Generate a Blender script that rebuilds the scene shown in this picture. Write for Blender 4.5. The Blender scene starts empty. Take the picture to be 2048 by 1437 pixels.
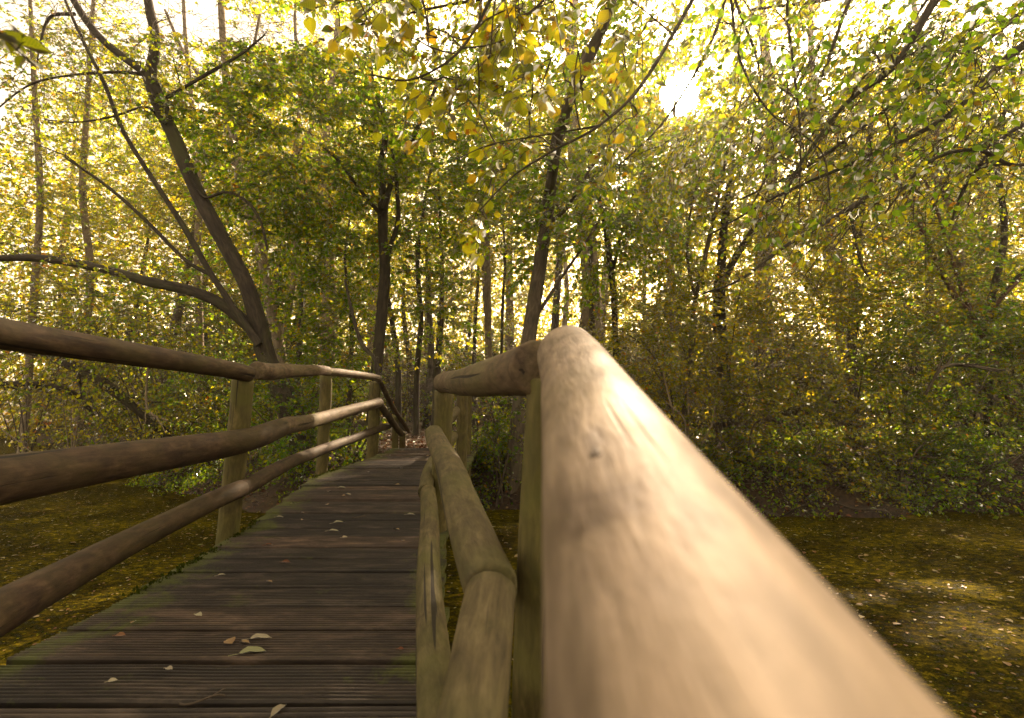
import bpy, math, time
import numpy as np
from mathutils import Vector
T0 = time.time()
S = bpy.context.scene
COL = S.collection
R = np.random.RandomState(11)
PI = math.pi

# ------------------------------------------------------------ camera
HAZE = .0017
H = 1.35                       # camera height above the pond bed datum
PITCH = math.radians(6.3)
F = 970.0                      # focal length in pixels of the 2048 wide photograph
cam = bpy.data.cameras.new('camera')
camo = bpy.data.objects.new('camera', cam); COL.objects.link(camo)
camo.location = (0, 0, H)
camo.rotation_euler = (PI / 2 + PITCH, 0, 0)
cam.sensor_width = 36.0; cam.lens = 36.0 * F / 2048.0
cam.clip_start = 0.02; cam.clip_end = 2000
cam.dof.use_dof = True; cam.dof.focus_distance = 3.2; cam.dof.aperture_fstop = 3.6
cam.dof.aperture_blades = 7
S.camera = camo

# ------------------------------------------------------------ sun, sky, exposure
SUN_EL = math.radians(33.2); SUN_AZ = math.radians(20.3)      # azimuth clockwise from +Y
SD = np.array([math.sin(SUN_AZ) * math.cos(SUN_EL), math.cos(SUN_AZ) * math.cos(SUN_EL), math.sin(SUN_EL)])
sun = bpy.data.lights.new('sun', 'SUN'); sun.energy = 5.0; sun.angle = math.radians(0.55)
sun.color = (1.0, 0.74, 0.49)
suno = bpy.data.objects.new('sun', sun); COL.objects.link(suno)
suno.rotation_euler = Vector(-SD).to_track_quat('-Z', 'Y').to_euler()
suno.location = (8, 20, 20)
W_ = bpy.data.worlds.new('World'); S.world = W_; W_.use_nodes = True
nt = W_.node_tree; N = nt.nodes; L = nt.links
bg = N['Background']
sky = N.new('ShaderNodeTexSky'); sky.sky_type = 'NISHITA'; sky.sun_disc = False
sky.sun_elevation = SUN_EL; sky.sun_rotation = SUN_AZ
sky.air_density = 1.0; sky.dust_density = 3.0; sky.ozone_density = 0.6
tint = N.new('ShaderNodeMixRGB'); tint.blend_type = 'MULTIPLY'; tint.inputs[0].default_value = 1
tint.inputs[2].default_value = (1.22, 0.95, 0.62, 1)
bw = N.new('ShaderNodeRGBToBW'); L.new(sky.outputs[0], bw.inputs[0])
ds = N.new('ShaderNodeMixRGB'); ds.inputs[0].default_value = .72; L.new(sky.outputs[0], ds.inputs[1]); L.new(bw.outputs[0], ds.inputs[2])
L.new(ds.outputs[0], tint.inputs[1])
# bright misty aureole that stands round the real direction of the sun
tc = N.new('ShaderNodeTexCoord')
dot = N.new('ShaderNodeVectorMath'); dot.operation = 'DOT_PRODUCT'; dot.inputs[1].default_value = tuple(SD)
nrm = N.new('ShaderNodeVectorMath'); nrm.operation = 'NORMALIZE'
L.new(tc.outputs['Generated'], nrm.inputs[0]); L.new(nrm.outputs[0], dot.inputs[0])
def m_(op, a, b=None):
    n = N.new('ShaderNodeMath'); n.operation = op
    for i, v in enumerate((a, b)):
        if v is None: continue
        if isinstance(v, (int, float)): n.inputs[i].default_value = v
        else: L.new(v, n.inputs[i])
    return n.outputs[0]
cl = m_('MAXIMUM', dot.outputs['Value'], 0.0)
g1 = m_('MULTIPLY', m_('POWER', cl, 14.0), 5.0)
g2 = m_('MULTIPLY', m_('POWER', cl, 2600.0), 500.0)
aur = m_('ADD', g1, g2)
ac = N.new('ShaderNodeMixRGB'); ac.blend_type = 'MULTIPLY'; ac.inputs[0].default_value = 1
ac.inputs[1].default_value = (1.0, 0.80, 0.48, 1); L.new(aur, ac.inputs[2])
ad = N.new('ShaderNodeMixRGB'); ad.blend_type = 'ADD'; ad.inputs[0].default_value = 1
L.new(tint.outputs[0], ad.inputs[1]); L.new(ac.outputs[0], ad.inputs[2])
L.new(ad.outputs[0], bg.inputs[0]); bg.inputs[1].default_value = 0.14
S.view_settings.view_transform = 'Standard'; S.view_settings.look = 'None'
S.view_settings.exposure = 2.3; S.view_settings.gamma = 1.0
S.cycles.use_denoising = True
S.cycles.max_bounces = 7; S.cycles.diffuse_bounces = 4; S.cycles.transmission_bounces = 5
S.cycles.glossy_bounces = 2; S.cycles.transparent_max_bounces = 4
S.cycles.sample_clamp_indirect = 4.0; S.cycles.volume_bounces = 0; S.cycles.caustics_reflective = False; S.cycles.caustics_refractive = False

ct, st_ = math.cos(PITCH), math.sin(PITCH)
def W(px, py, zc):             # photograph pixel at a camera depth -> world point
    X = (px - 1024) / F * zc; Y = (718.5 - py) / F * zc
    return np.array([X, zc * ct - Y * st_, H + zc * st_ + Y * ct])

# ------------------------------------------------------------ smooth value noise (numpy)
_tab = np.random.RandomState(5).rand(256, 256)
def noise2(x, y):
    x = np.asarray(x, float); y = np.asarray(y, float)
    xi = np.floor(x).astype(int); yi = np.floor(y).astype(int)
    fx = x - xi; fy = y - yi; fx = fx * fx * (3 - 2 * fx); fy = fy * fy * (3 - 2 * fy)
    a = _tab[xi & 255, yi & 255]; b = _tab[(xi + 1) & 255, yi & 255]
    c = _tab[xi & 255, (yi + 1) & 255]; d = _tab[(xi + 1) & 255, (yi + 1) & 255]
    return (a * (1 - fx) + b * fx) * (1 - fy) + (c * (1 - fx) + d * fx) * fy

WATER = 0.05
def shore(x, y):               # > 0 on the far bank, metres from the water's edge
    x = np.asarray(x, float); y = np.asarray(y, float)
    ys = np.where(x > -3.4, 6.25 - 0.07 * np.clip(x, 0, 12), 6.25 + (-3.4 - x) * 0.86)
    wob = (noise2(x * 0.9 + 7, y * 0.9) - 0.5) * 1.0 + (noise2(x * 3 + 1, y * 3) - 0.5) * 0.22
    k = np.where(x > -3.4, 1.0, 0.76)
    far = (y - ys) * k
    near = (-4.5 - y)
    side = x - 14.0
    return np.maximum(np.maximum(far, near), side) + wob
def ground(x, y):
    s = shore(x, y)
    t = np.clip((s + 0.5) / 2.2, 0, 1); t = t * t * (3 - 2 * t)
    h = -0.28 + t * 1.0
    h = h + np.clip(s - 1.7, 0, 80) * 0.006 + (noise2(np.asarray(x) * 1.7, np.asarray(y) * 1.7) - 0.5) * 0.10 * t
    return h

# ------------------------------------------------------------ geometry collector
class Geo:
    def __init__(s):
        s.v = []; s.n = 0; s.li = []; s.lt = []; s.ax = []; s.rn = []
    def add(s, v, faces, ax=None, rnd=None):
        """v (n,3); faces: list of int arrays (m,k)"""
        v = np.asarray(v, np.float32); s.v.append(v)
        s.ax.append(np.zeros_like(v) if ax is None else np.asarray(ax, np.float32))
        r = np.zeros(len(v), np.float32) if rnd is None else np.broadcast_to(np.asarray(rnd, np.float32), (len(v),))
        s.rn.append(r)
        for f in faces:
            f = np.asarray(f, np.int32)
            s.li.append((f + s.n).ravel()); s.lt.append(np.full(len(f), f.shape[1], np.int32))
        s.n += len(v)
    def mesh(s, name, smooth=True, mat=None):
        me = bpy.data.meshes.new(name)
        v = np.concatenate(s.v); li = np.concatenate(s.li); lt = np.concatenate(s.lt)
        me.vertices.add(len(v)); me.vertices.foreach_set('co', v.ravel())
        me.loops.add(len(li)); me.loops.foreach_set('vertex_index', li)
        me.polygons.add(len(lt)); ls = np.concatenate([[0], np.cumsum(lt)[:-1]]).astype(np.int32)
        me.polygons.foreach_set('loop_start', ls)
        try: me.polygons.foreach_set('loop_total', lt)
        except Exception: pass
        me.polygons.foreach_set('use_smooth', np.full(len(lt), smooth, bool))
        a = me.attributes.new('ax', 'FLOAT_VECTOR', 'POINT'); a.data.foreach_set('vector', np.concatenate(s.ax).ravel())
        a = me.attributes.new('rnd', 'FLOAT', 'POINT'); a.data.foreach_set('value', np.concatenate(s.rn))
        me.update(calc_edges=True)
        if mat: me.materials.append(mat)
        return me
    def obj(s, name, mat, parent=None, smooth=True):
        o = bpy.data.objects.new(name, s.mesh(name, smooth, mat)); COL.objects.link(o)
        if parent is not None:
            o.parent = parent
            o.matrix_parent_inverse = parent.matrix_basis.inverted()
        return o

def frames(P):
    d = np.gradient(P, axis=0); d /= np.linalg.norm(d, axis=1)[:, None] + 1e-9
    a = np.array([0, 0, 1.0]) if abs(d[0, 2]) < .8 else np.array([1.0, 0, 0])
    U = np.zeros_like(P); u = np.cross(a, d[0]); u /= np.linalg.norm(u)
    for i in range(len(P)):
        u = u - d[i] * np.dot(u, d[i]); u /= np.linalg.norm(u) + 1e-9; U[i] = u
    return d, U, np.cross(d, U)

def tube(g, P, r, sides=8, caps=False, rough=0.0, rnd=0.0, v0=0.0, freq=3.0, seed=0):
    P = np.asarray(P, float); n = len(P)
    r = np.broadcast_to(np.asarray(r, float), (n,))
    d, U, V = frames(P)
    th = np.arange(sides) / sides * 2 * PI
    c, s_ = np.cos(th), np.sin(th)
    ln = np.concatenate([[0], np.cumsum(np.linalg.norm(np.diff(P, axis=0), axis=1))]) + v0
    rr = np.repeat(r[:, None], sides, 1)
    if rough:
        TH, LN = np.meshgrid(th, ln)
        k = noise2(np.cos(TH) * 1.3 + 9 + seed, LN * freq + np.sin(TH) * 1.3) - .5
        k2 = noise2(np.cos(TH) * 4 + 5 + seed, LN * freq * 3 + np.sin(TH) * 4) - .5
        rr = rr * (1 + rough * (k * 1.5 + k2 * .6))
    v = P[:, None, :] + (U[:, None, :] * c[None, :, None] + V[:, None, :] * s_[None, :, None]) * rr[:, :, None]
    ax = np.stack([np.broadcast_to(c, (n, sides)) * r[:, None], np.broadcast_to(s_, (n, sides)) * r[:, None],
                   np.broadcast_to(ln[:, None], (n, sides))], -1)
    i = np.arange(n - 1)[:, None] * sides; j = np.arange(sides)[None, :]; k = (j + 1) % sides
    q = np.stack([i + j, i + k, i + sides + k, i + sides + j], -1).reshape(-1, 4)
    fs = [q]
    vv = v.reshape(-1, 3); aa = ax.reshape(-1, 3)
    if caps:
        # rounded over edge: a slightly smaller ring, then a closing fan
        for e, sgn in ((0, -1), (n - 1, 1)):
            ring = P[e] + (v[e] - P[e]) * .90 + d[e] * sgn * r[e] * .07
            cen = P[e] + d[e] * sgn * r[e] * .075
            b = len(vv)
            vv = np.concatenate([vv, ring, cen[None]]); aa = np.concatenate([aa, ax[e] * .9, ax[e][:1] * 0 + [[0, 0, ln[e]]]])
            jj = np.arange(sides); kk = (jj + 1) % sides; e0 = e * sides
            if sgn > 0:
                fs.append(np.stack([e0 + jj, e0 + kk, b + kk, b + jj], -1)); fs.append(np.stack([b + jj, b + kk, np.full(sides, b + sides)], -1))
            else:
                fs.append(np.stack([e0 + kk, e0 + jj, b + jj, b + kk], -1)); fs.append(np.stack([b + kk, b + jj, np.full(sides, b + sides)], -1))
    g.add(vv, fs, aa, rnd)
    return v

def spline(pts, m=8):          # Catmull-Rom through the rows of pts (any width)
    P = np.asarray(pts, float)
    if len(P) == 2: 
        t = np.linspace(0, 1, m + 1)[:, None]; return P[0] * (1 - t) + P[1] * t
    Q = np.vstack([2 * P[0] - P[1], P, 2 * P[-1] - P[-2]]); out = []
    for i in range(1, len(Q) - 2):
        t = np.linspace(0, 1, m, endpoint=False)[:, None]
        a, b, c, d = Q[i - 1], Q[i], Q[i + 1], Q[i + 2]
        out.append(.5 * ((2 * b) + (c - a) * t + (2 * a - 5 * b + 4 * c - d) * t ** 2 + (3 * b - a - 3 * c + d) * t ** 3))
    out.append(P[-1:]); return np.vstack(out)

def norm(a): return a / (np.linalg.norm(a, axis=-1, keepdims=True) + 1e-9)

# ------------------------------------------------------------ leaves
LEAF4 = (np.array([[0, 0, 0], [-.34, .42, .10], [0, 1, -.06], [.34, .42, .10]]), [np.array([[0, 2, 1], [0, 3, 2]])])
LEAF6 = (np.array([[0, 0, 0], [-.30, .26, .07], [-.27, .66, .04], [0, 1, -.10], [.27, .66, .04], [.30, .26, .07], [0, .5, 0]]),
         [np.array([[0, 6, 1], [1, 6, 2], [2, 6, 3], [3, 6, 4], [4, 6, 5], [5, 6, 0]])])
_ys = np.linspace(0, 1, 8); _w = np.array([0.03, .24, .36, .385, .345, .25, .12, 0.0])
_l9 = []; 
for _y, _wd in zip(_ys, _w):
    for _s in (-1, -.5, 0, .5, 1):
        _l9.append([_s * _wd, _y, .16 * abs(_s) * _wd * 2 - .14 * _y * _y + .02 * math.sin(_y * 14 + _s * 2) * abs(_s)])
_q = np.array([[r * 5 + c, r * 5 + c + 1, r * 5 + 5 + c + 1, r * 5 + 5 + c] for r in range(7) for c in range(4)])
LEAFN = (np.array(_l9), [_q])
_l9w = np.array(_l9).copy(); _l9w[:, 0] *= .42
LEAFW = (_l9w, [_q])           # narrow willow leaf

def place_leaves(g, P, D, Nn, size, shape, rnd):
    """P base, D direction, Nn normal hint, size (n,)"""
    if len(P) == 0: return
    D = norm(D); X = norm(np.cross(D, Nn)); Z = np.cross(X, D)
    lv, lf = shape; k = len(lv)
    v = P[:, None] + size[:, None, None] * (lv[None, :, 0:1] * X[:, None] + lv[None, :, 1:2] * D[:, None] + lv[None, :, 2:3] * Z[:, None])
    ax = np.broadcast_to(lv, (len(P), k, 3))
    off = np.arange(len(P))[:, None, None] * k
    fs = [(f[None] + off).reshape(-1, f.shape[1]) for f in lf]
    g.add(v.reshape(-1, 3), fs, ax.reshape(-1, 3), np.repeat(rnd, k))

# shafts of open canopy between the sun and what it lights: (height, x, y, rx, ry)
LIT = [(1.40, .08, .28, .13, .36), (1.45, .12, .85, .13, .32), (1.50, -.14, 1.7, .08, .22), (1.50, -.33, 2.45, .07, .15), (1.2, -.05, .9, .06, .15),
       (.75, -1.35, 5.6, .45, .30), (.78, -1.15, 6.5, .55, .32), (.8, -1.2, 7.4, .7, .5), (1.5, -1.85, 5.2, .35, .4), (1.75, -1.86, 5.9, .35, .35), (1.75, -1.9, 5.0, .3, .25), (.78, -1.0, 6.0, .3, .2), (.70, -.9, 4.9, .35, .16), (.95, -1.8, 5.0, .3, .3), (1.2, -1.8, 5.6, .3, .3),
       (.66, -.45, 1.32, .16, .08), (.66, -.75, 4.4, .25, .12), (.66, -.9, 1.75, .35, .09), (.05, 2.70, 2.98, .5, .26), (.05, 3.2, 3.75, .42, .2), (.05, 2.5, 3.6, .3, .16), (.05, 3.0, 3.35, .3, .14),
       (.05, -1.9, 1.5, .25, .12), (.8, -1.3, 8.3, .8, .6), (.7, 2.0, 7.6, .5, .5), (.9, 6, 12, 2, 2), (.9, -8, 14, 2, 2), (.9, 0, 14, 1.6, 2),
       (1.7, -1.9, 4.5, .22, .22), (1.45, -1.95, 3.9, .22, .18), (1.15, -1.8, 4.2, .22, .2)]
def open_sky(P, thr=.54):
    """True where a leaf stands in a shaft of sun or on the line of sight to the sun"""
    P = np.asarray(P, float); rem = np.zeros(len(P), bool)
    for (z, x, y, rx, ry) in LIT:
        t = (P[:, 2] - z) / SD[2]; q = P - SD * t[:, None]
        wob = .75 + .5 * noise2(q[:, 0] * 7 + 3, q[:, 1] * 7)
        rem |= (t > .02) & (((q[:, 0] - x) / rx) ** 2 + ((q[:, 1] - y) / ry) ** 2 < wob)
    rem &= ~((np.linalg.norm(P - np.array([0, 0, H]), axis=1) < 7.5) & (np.random.RandomState(len(P)).rand(len(P)) < .34))
    c = P - np.array([0, 0, H]); dist = np.linalg.norm(c, axis=1)
    cs = (c @ SD) / (dist + 1e-6)
    rem |= (cs > math.cos(math.radians(2.0))) & (dist > .5)
    # gaps that run through the whole canopy
    t = (P[:, 2] - .9) / SD[2]; q = P - SD * t[:, None]
    nz = noise2(q[:, 0] * .42 + 40, q[:, 1] * .42 + 3) * .6 + noise2(q[:, 0] * 1.3 + 9, q[:, 1] * 1.3 + 8) * .4
    rem |= (nz > thr) & ((q[:, 1] > 7.7) | (q[:, 1] < -2))
    return rem

SPR = {}
def sprays(tips, dirs, length, size, per, rng, droop=.25, flat=.8, twig_r=.004):
    """leafy sprays at the tips; returns leaf arrays and twig polylines"""
    Ps, Ds, Ns, Sz, tw = [], [], [], [], []
    for p, d in zip(tips, dirs):
        Lh = length * rng.uniform(.7, 1.3); d = norm(d)
        side = norm(np.cross(d, [0, 0, 1.0]) + 1e-3)
        up = np.cross(side, d)
        nsub = max(2, int(per / 9))
        t = np.linspace(0, 1, 5)[:, None]
        main = p + d * Lh * t + np.array([0, 0, -1.0]) * droop * Lh * t ** 2 + rng.normal(0, .02 * Lh, (5, 3)) * t
        tw.append((main, twig_r))
        lines = [(main, 1.0)]
        for k in range(nsub):
            a = rng.uniform(.1, .85); q0 = p + d * Lh * a + np.array([0, 0, -1.0]) * droop * Lh * a * a
            sgn = 1 if k % 2 else -1
            dd = norm(d * rng.uniform(.4, 1) + side * sgn * rng.uniform(.5, 1.1) + up * rng.normal(0, .35))
            ls = Lh * rng.uniform(.3, .6)
            t3 = np.linspace(0, 1, 3)[:, None]
            ln = q0 + dd * ls * t3 + np.array([0, 0, -1.0]) * droop * ls * t3 ** 2
            tw.append((ln, twig_r * .6)); lines.append((ln, .6))
        tot = sum(w for _, w in lines)
        for ln, w in lines:
            m = max(2, int(round(per * w / tot)))
            a = np.sort(rng.uniform(.12, 1, m)); idx = a * (len(ln) - 1); i0 = np.minimum(idx.astype(int), len(ln) - 2); f = (idx - i0)[:, None]
            pp = ln[i0] * (1 - f) + ln[i0 + 1] * f
            ld = norm(ln[-1] - ln[0])
            sd = norm(np.cross(ld, [0, 0, 1.0]) + 1e-3)
            sg = np.where(np.arange(m) % 2, 1, -1)[:, None]
            D = ld * rng.uniform(.2, .9, (m, 1)) + sd * sg * rng.uniform(.4, 1, (m, 1)) + rng.normal(0, .25, (m, 3)) + np.array([0, 0, -.25])
            Nn = np.array([0, 0, flat]) + rng.normal(0, .5, (m, 3))
            Ps.append(pp); Ds.append(D); Ns.append(Nn); Sz.append(size * rng.uniform(.6, 1.2, m))
    return np.concatenate(Ps), np.concatenate(Ds), np.concatenate(Ns), np.concatenate(Sz), tw

def connect(tips, skel, rng, radf=.25):
    """curved limbs from the nearest lower skeleton point to every tip; grown limbs join the skeleton"""
    SP = skel[0].copy(); SR = skel[1].copy(); out = []
    order = np.argsort([np.min(np.sum((SP - t) ** 2, 1)) for t in tips])
    for k in order:
        t = tips[k]; dd = SP - t
        cost = np.linalg.norm(dd, axis=1) + np.clip(dd[:, 2] + .1, 0, None) * 1.6
        j = int(np.argmin(cost)); a = SP[j]; L_ = np.linalg.norm(t - a)
        n = max(4, int(L_ / .18)); n = min(n, 14)
        s = np.linspace(0, 1, n)[:, None]
        bow = np.array([0, 0, 1.0]) * L_ * rng.uniform(-.04, .16) + rng.normal(0, .06, 3) * L_
        wig = rng.normal(0, .016 * L_, (n, 3)) * np.sin(s * PI)
        P = a + (t - a) * s + bow * np.sin(s * PI) + wig
        r0 = min(SR[j] * .6, .006 + .011 * L_); r0 = max(r0, .003)
        r = np.linspace(r0, max(.0025, r0 * radf), n)
        out.append((P, r))
        SP = np.vstack([SP, P[1:]]); SR = np.concatenate([SR, r[1:]])
    return out

# ------------------------------------------------------------ material helpers
def mat(name):
    m = bpy.data.materials.new(name); m.use_nodes = True; n = m.node_tree; n.nodes.clear()
    o = n.nodes.new('ShaderNodeOutputMaterial'); return m, n.nodes, n.links, o
def ramp(N, stops):
    r = N.new('ShaderNodeValToRGB'); e = r.color_ramp.elements
    while len(e) < len(stops): e.new(.5)
    for k, (p, c) in enumerate(stops): e[k].position = p; e[k].color = (*c, 1)
    return r
def nz(N, L, vec, scale, detail=4, rough=.55, dist=0.0):
    n = N.new('ShaderNodeTexNoise'); n.inputs['Scale'].default_value = scale; n.inputs['Detail'].default_value = detail
    n.inputs['Roughness'].default_value = rough; n.inputs['Distortion'].default_value = dist
    if vec is not None: L.new(vec, n.inputs['Vector'])
    return n
def mapping(N, L, vec, sc):
    m = N.new('ShaderNodeMapping'); m.inputs['Scale'].default_value = sc; L.new(vec, m.inputs['Vector']); return m.outputs[0]
def mixc(N, L, fac, a, b, mode='MIX'):
    m = N.new('ShaderNodeMixRGB'); m.blend_type = mode
    for i, v in enumerate((fac, a, b)):
        if isinstance(v, (int, float)): m.inputs[i].default_value = v
        elif isinstance(v, tuple): m.inputs[i].default_value = (*v, 1)
        else: L.new(v, m.inputs[i])
    return m.outputs[0]
def attr(N, name):
    a = N.new('ShaderNodeAttribute'); a.attribute_name = name; return a
def bumpn(N, L, h, strength, dist):
    b = N.new('ShaderNodeBump'); b.inputs['Strength'].default_value = strength; b.inputs['Distance'].default_value = dist
    L.new(h, b.inputs['Height']); return b.outputs[0]

def leaf_mat(name, stops, trans=.55, gain=3.0, spots=False, gloss=True):
    m, N, L, o = mat(name)
    a = attr(N, 'rnd'); r = ramp(N, stops); L.new(a.outputs['Fac'], r.inputs[0])
    col = r.outputs[0]
    oi = N.new('ShaderNodeObjectInfo')
    hs = N.new('ShaderNodeHueSaturation'); L.new(col, hs.inputs['Color'])
    mr = N.new('ShaderNodeMapRange'); mr.inputs[3].default_value = .485; mr.inputs[4].default_value = .512
    L.new(oi.outputs['Random'], mr.inputs[0]); L.new(mr.outputs[0], hs.inputs['Hue']); col = hs.outputs[0]
    if spots:
        ax = attr(N, 'ax'); tcx = N.new('ShaderNodeTexCoord')
        n1 = nz(N, L, tcx.outputs['Object'], 26, 3); s1 = ramp(N, [(.60, (0, 0, 0)), (.66, (1, 1, 1))]); L.new(n1.outputs['Fac'], s1.inputs[0])
        col = mixc(N, L, s1.outputs[0], col, (.10, .035, .012))
        # side veins and midrib from the leaf's own coordinates
        sp = N.new('ShaderNodeSeparateXYZ'); L.new(ax.outputs['Vector'], sp.inputs[0])
        def mm(op, x, y=None):
            q = N.new('ShaderNodeMath'); q.operation = op
            for i, v in enumerate((x, y)):
                if v is None: continue
                if isinstance(v, (int, float)): q.inputs[i].default_value = v
                else: L.new(v, q.inputs[i])
            return q.outputs[0]
        ab = mm('ABSOLUTE', sp.outputs[0]); rib = mm('LESS_THAN', ab, .012)
        ve = mm('SINE', mm('MULTIPLY', mm('SUBTRACT', sp.outputs[1], mm('MULTIPLY', ab, .8)), 55.0)); ve = mm('GREATER_THAN', ve, .86)
        col = mixc(N, L, mm('MULTIPLY', mm('MAXIMUM', rib, ve), .45), col, (.25, .25, .05))
    d = N.new('ShaderNodeBsdfDiffuse'); L.new(col, d.inputs[0])
    t = N.new('ShaderNodeBsdfTranslucent')
    tcx2 = mixc(N, L, 1.0, col, (gain * 1.2, gain, gain * .25), 'MULTIPLY')
    mn = N.new('ShaderNodeVectorMath'); mn.operation = 'MINIMUM'; L.new(tcx2, mn.inputs[0]); mn.inputs[1].default_value = (.88, .85, .5)
    L.new(mn.outputs[0], t.inputs[0])
    mx = N.new('ShaderNodeMixShader'); mx.inputs[0].default_value = trans; L.new(d.outputs[0], mx.inputs[1]); L.new(t.outputs[0], mx.inputs[2])
    gl = N.new('ShaderNodeBsdfGlossy'); gl.inputs['Roughness'].default_value = .38; gl.inputs[0].default_value = (.8, .8, .8, 1)
    fr = N.new('ShaderNodeFresnel'); fr.inputs[0].default_value = 1.22
    m2 = N.new('ShaderNodeMixShader'); L.new(fr.outputs[0], m2.inputs[0]); L.new(mx.outputs[0], m2.inputs[1]); L.new(gl.outputs[0], m2.inputs[2])
    L.new((m2 if gloss else mx).outputs[0], o.inputs[0]); return m

M = {}
M['green'] = leaf_mat('leaf_green', [(0, (.040, .095, .010)), (.45, (.070, .13, .012)), (.8, (.14, .17, .016)), (.95, (.24, .18, .02)), (1, (.20, .08, .02))], trans=.66, gain=4.8)
M['yellow'] = leaf_mat('leaf_yellow', [(0, (.07, .13, .012)), (.35, (.12, .165, .016)), (.7, (.20, .20, .02)), (.94, (.28, .21, .025)), (1, (.24, .10, .02))], trans=.66, gain=3.8)
M['olive'] = leaf_mat('leaf_olive', [(0, (.055, .09, .012)), (.4, (.10, .13, .016)), (.75, (.17, .165, .02)), (.95, (.22, .15, .03)), (1, (.16, .06, .02))], trans=.68, gain=4.6)
M['near'] = leaf_mat('leaf_near', [(0, (.05, .10, .012)), (.4, (.10, .15, .015)), (.85, (.19, .21, .02)), (.96, (.26, .19, .025)), (1, (.20, .08, .02))], trans=.6, spots=True, gain=3.0)
M['litter'] = leaf_mat('leaf_litter', [(0, (.05, .018, .010)), (.3, (.10, .035, .018)), (.6, (.17, .075, .03)), (.85, (.22, .14, .07)), (1, (.16, .16, .03))], trans=.12, gain=1.4)
M['weed'] = leaf_mat('duckweed', [(0, (.012, .020, .003)), (.6, (.045, .052, .006)), (1, (.26, .22, .012))], trans=.1, gain=1.2, gloss=False)
M['moss'] = leaf_mat('moss', [(0, (.025, .035, .005)), (1, (.07, .085, .010))], trans=.1, gain=1.2, gloss=False)
M['float'] = leaf_mat('leaf_float', [(0, (.10, .03, .012)), (.3, (.20, .09, .03)), (.6, (.26, .19, .09)), (.85, (.40, .33, .20)), (1, (.12, .15, .03))], trans=.12, gain=1.4)
M['pale'] = leaf_mat('leaf_pale', [(0, (.30, .27, .19)), (.5, (.36, .32, .22)), (1, (.17, .20, .07))], trans=.15, gain=1.3)

def bark(name, c1, c2, c3, sx=24, sz=5, bump=.6, moss=.0):
    m, N, L, o = mat(name); ax = attr(N, 'ax')
    v = mapping(N, L, ax.outputs['Vector'], (sx, sx, sz))
    n1 = nz(N, L, v, 1.0, 6, .65, .6); n2 = nz(N, L, mapping(N, L, ax.outputs['Vector'], (5, 5, 1.6)), 1.0, 3)
    r = ramp(N, [(.30, c1), (.52, c2), (.72, c3)]); L.new(n1.outputs['Fac'], r.inputs[0])
    col = r.outputs[0]
    if moss:
        mr = ramp(N, [(.48, (0, 0, 0)), (.66, (moss,) * 3)]); L.new(n2.outputs['Fac'], mr.inputs[0])
        col = mixc(N, L, mr.outputs[0], col, (.075, .085, .02))
    p = N.new('ShaderNodeBsdfPrincipled'); L.new(col, p.inputs['Base Color']); p.inputs['Roughness'].default_value = .85
    L.new(bumpn(N, L, n1.outputs['Fac'], bump, .02), p.inputs['Normal']); L.new(p.outputs[0], o.inputs[0]); return m
M['bark_dark'] = bark('bark_dark', (.015, .010, .007), (.042, .030, .019), (.085, .062, .038), moss=.5)
M['bark_mid'] = bark('bark_mid', (.03, .021, .014), (.08, .058, .038), (.15, .115, .075), moss=.3)
M['bark_pale'] = bark('bark_pale', (.10, .075, .05), (.24, .185, .125), (.36, .29, .2), sz=9, bump=.35)
M['bark_red'] = bark('bark_red', (.05, .024, .016), (.12, .06, .038), (.2, .11, .07), bump=.4)
M['twig'] = bark('twig', (.03, .020, .013), (.065, .045, .029), (.11, .08, .05), bump=.2)

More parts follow.
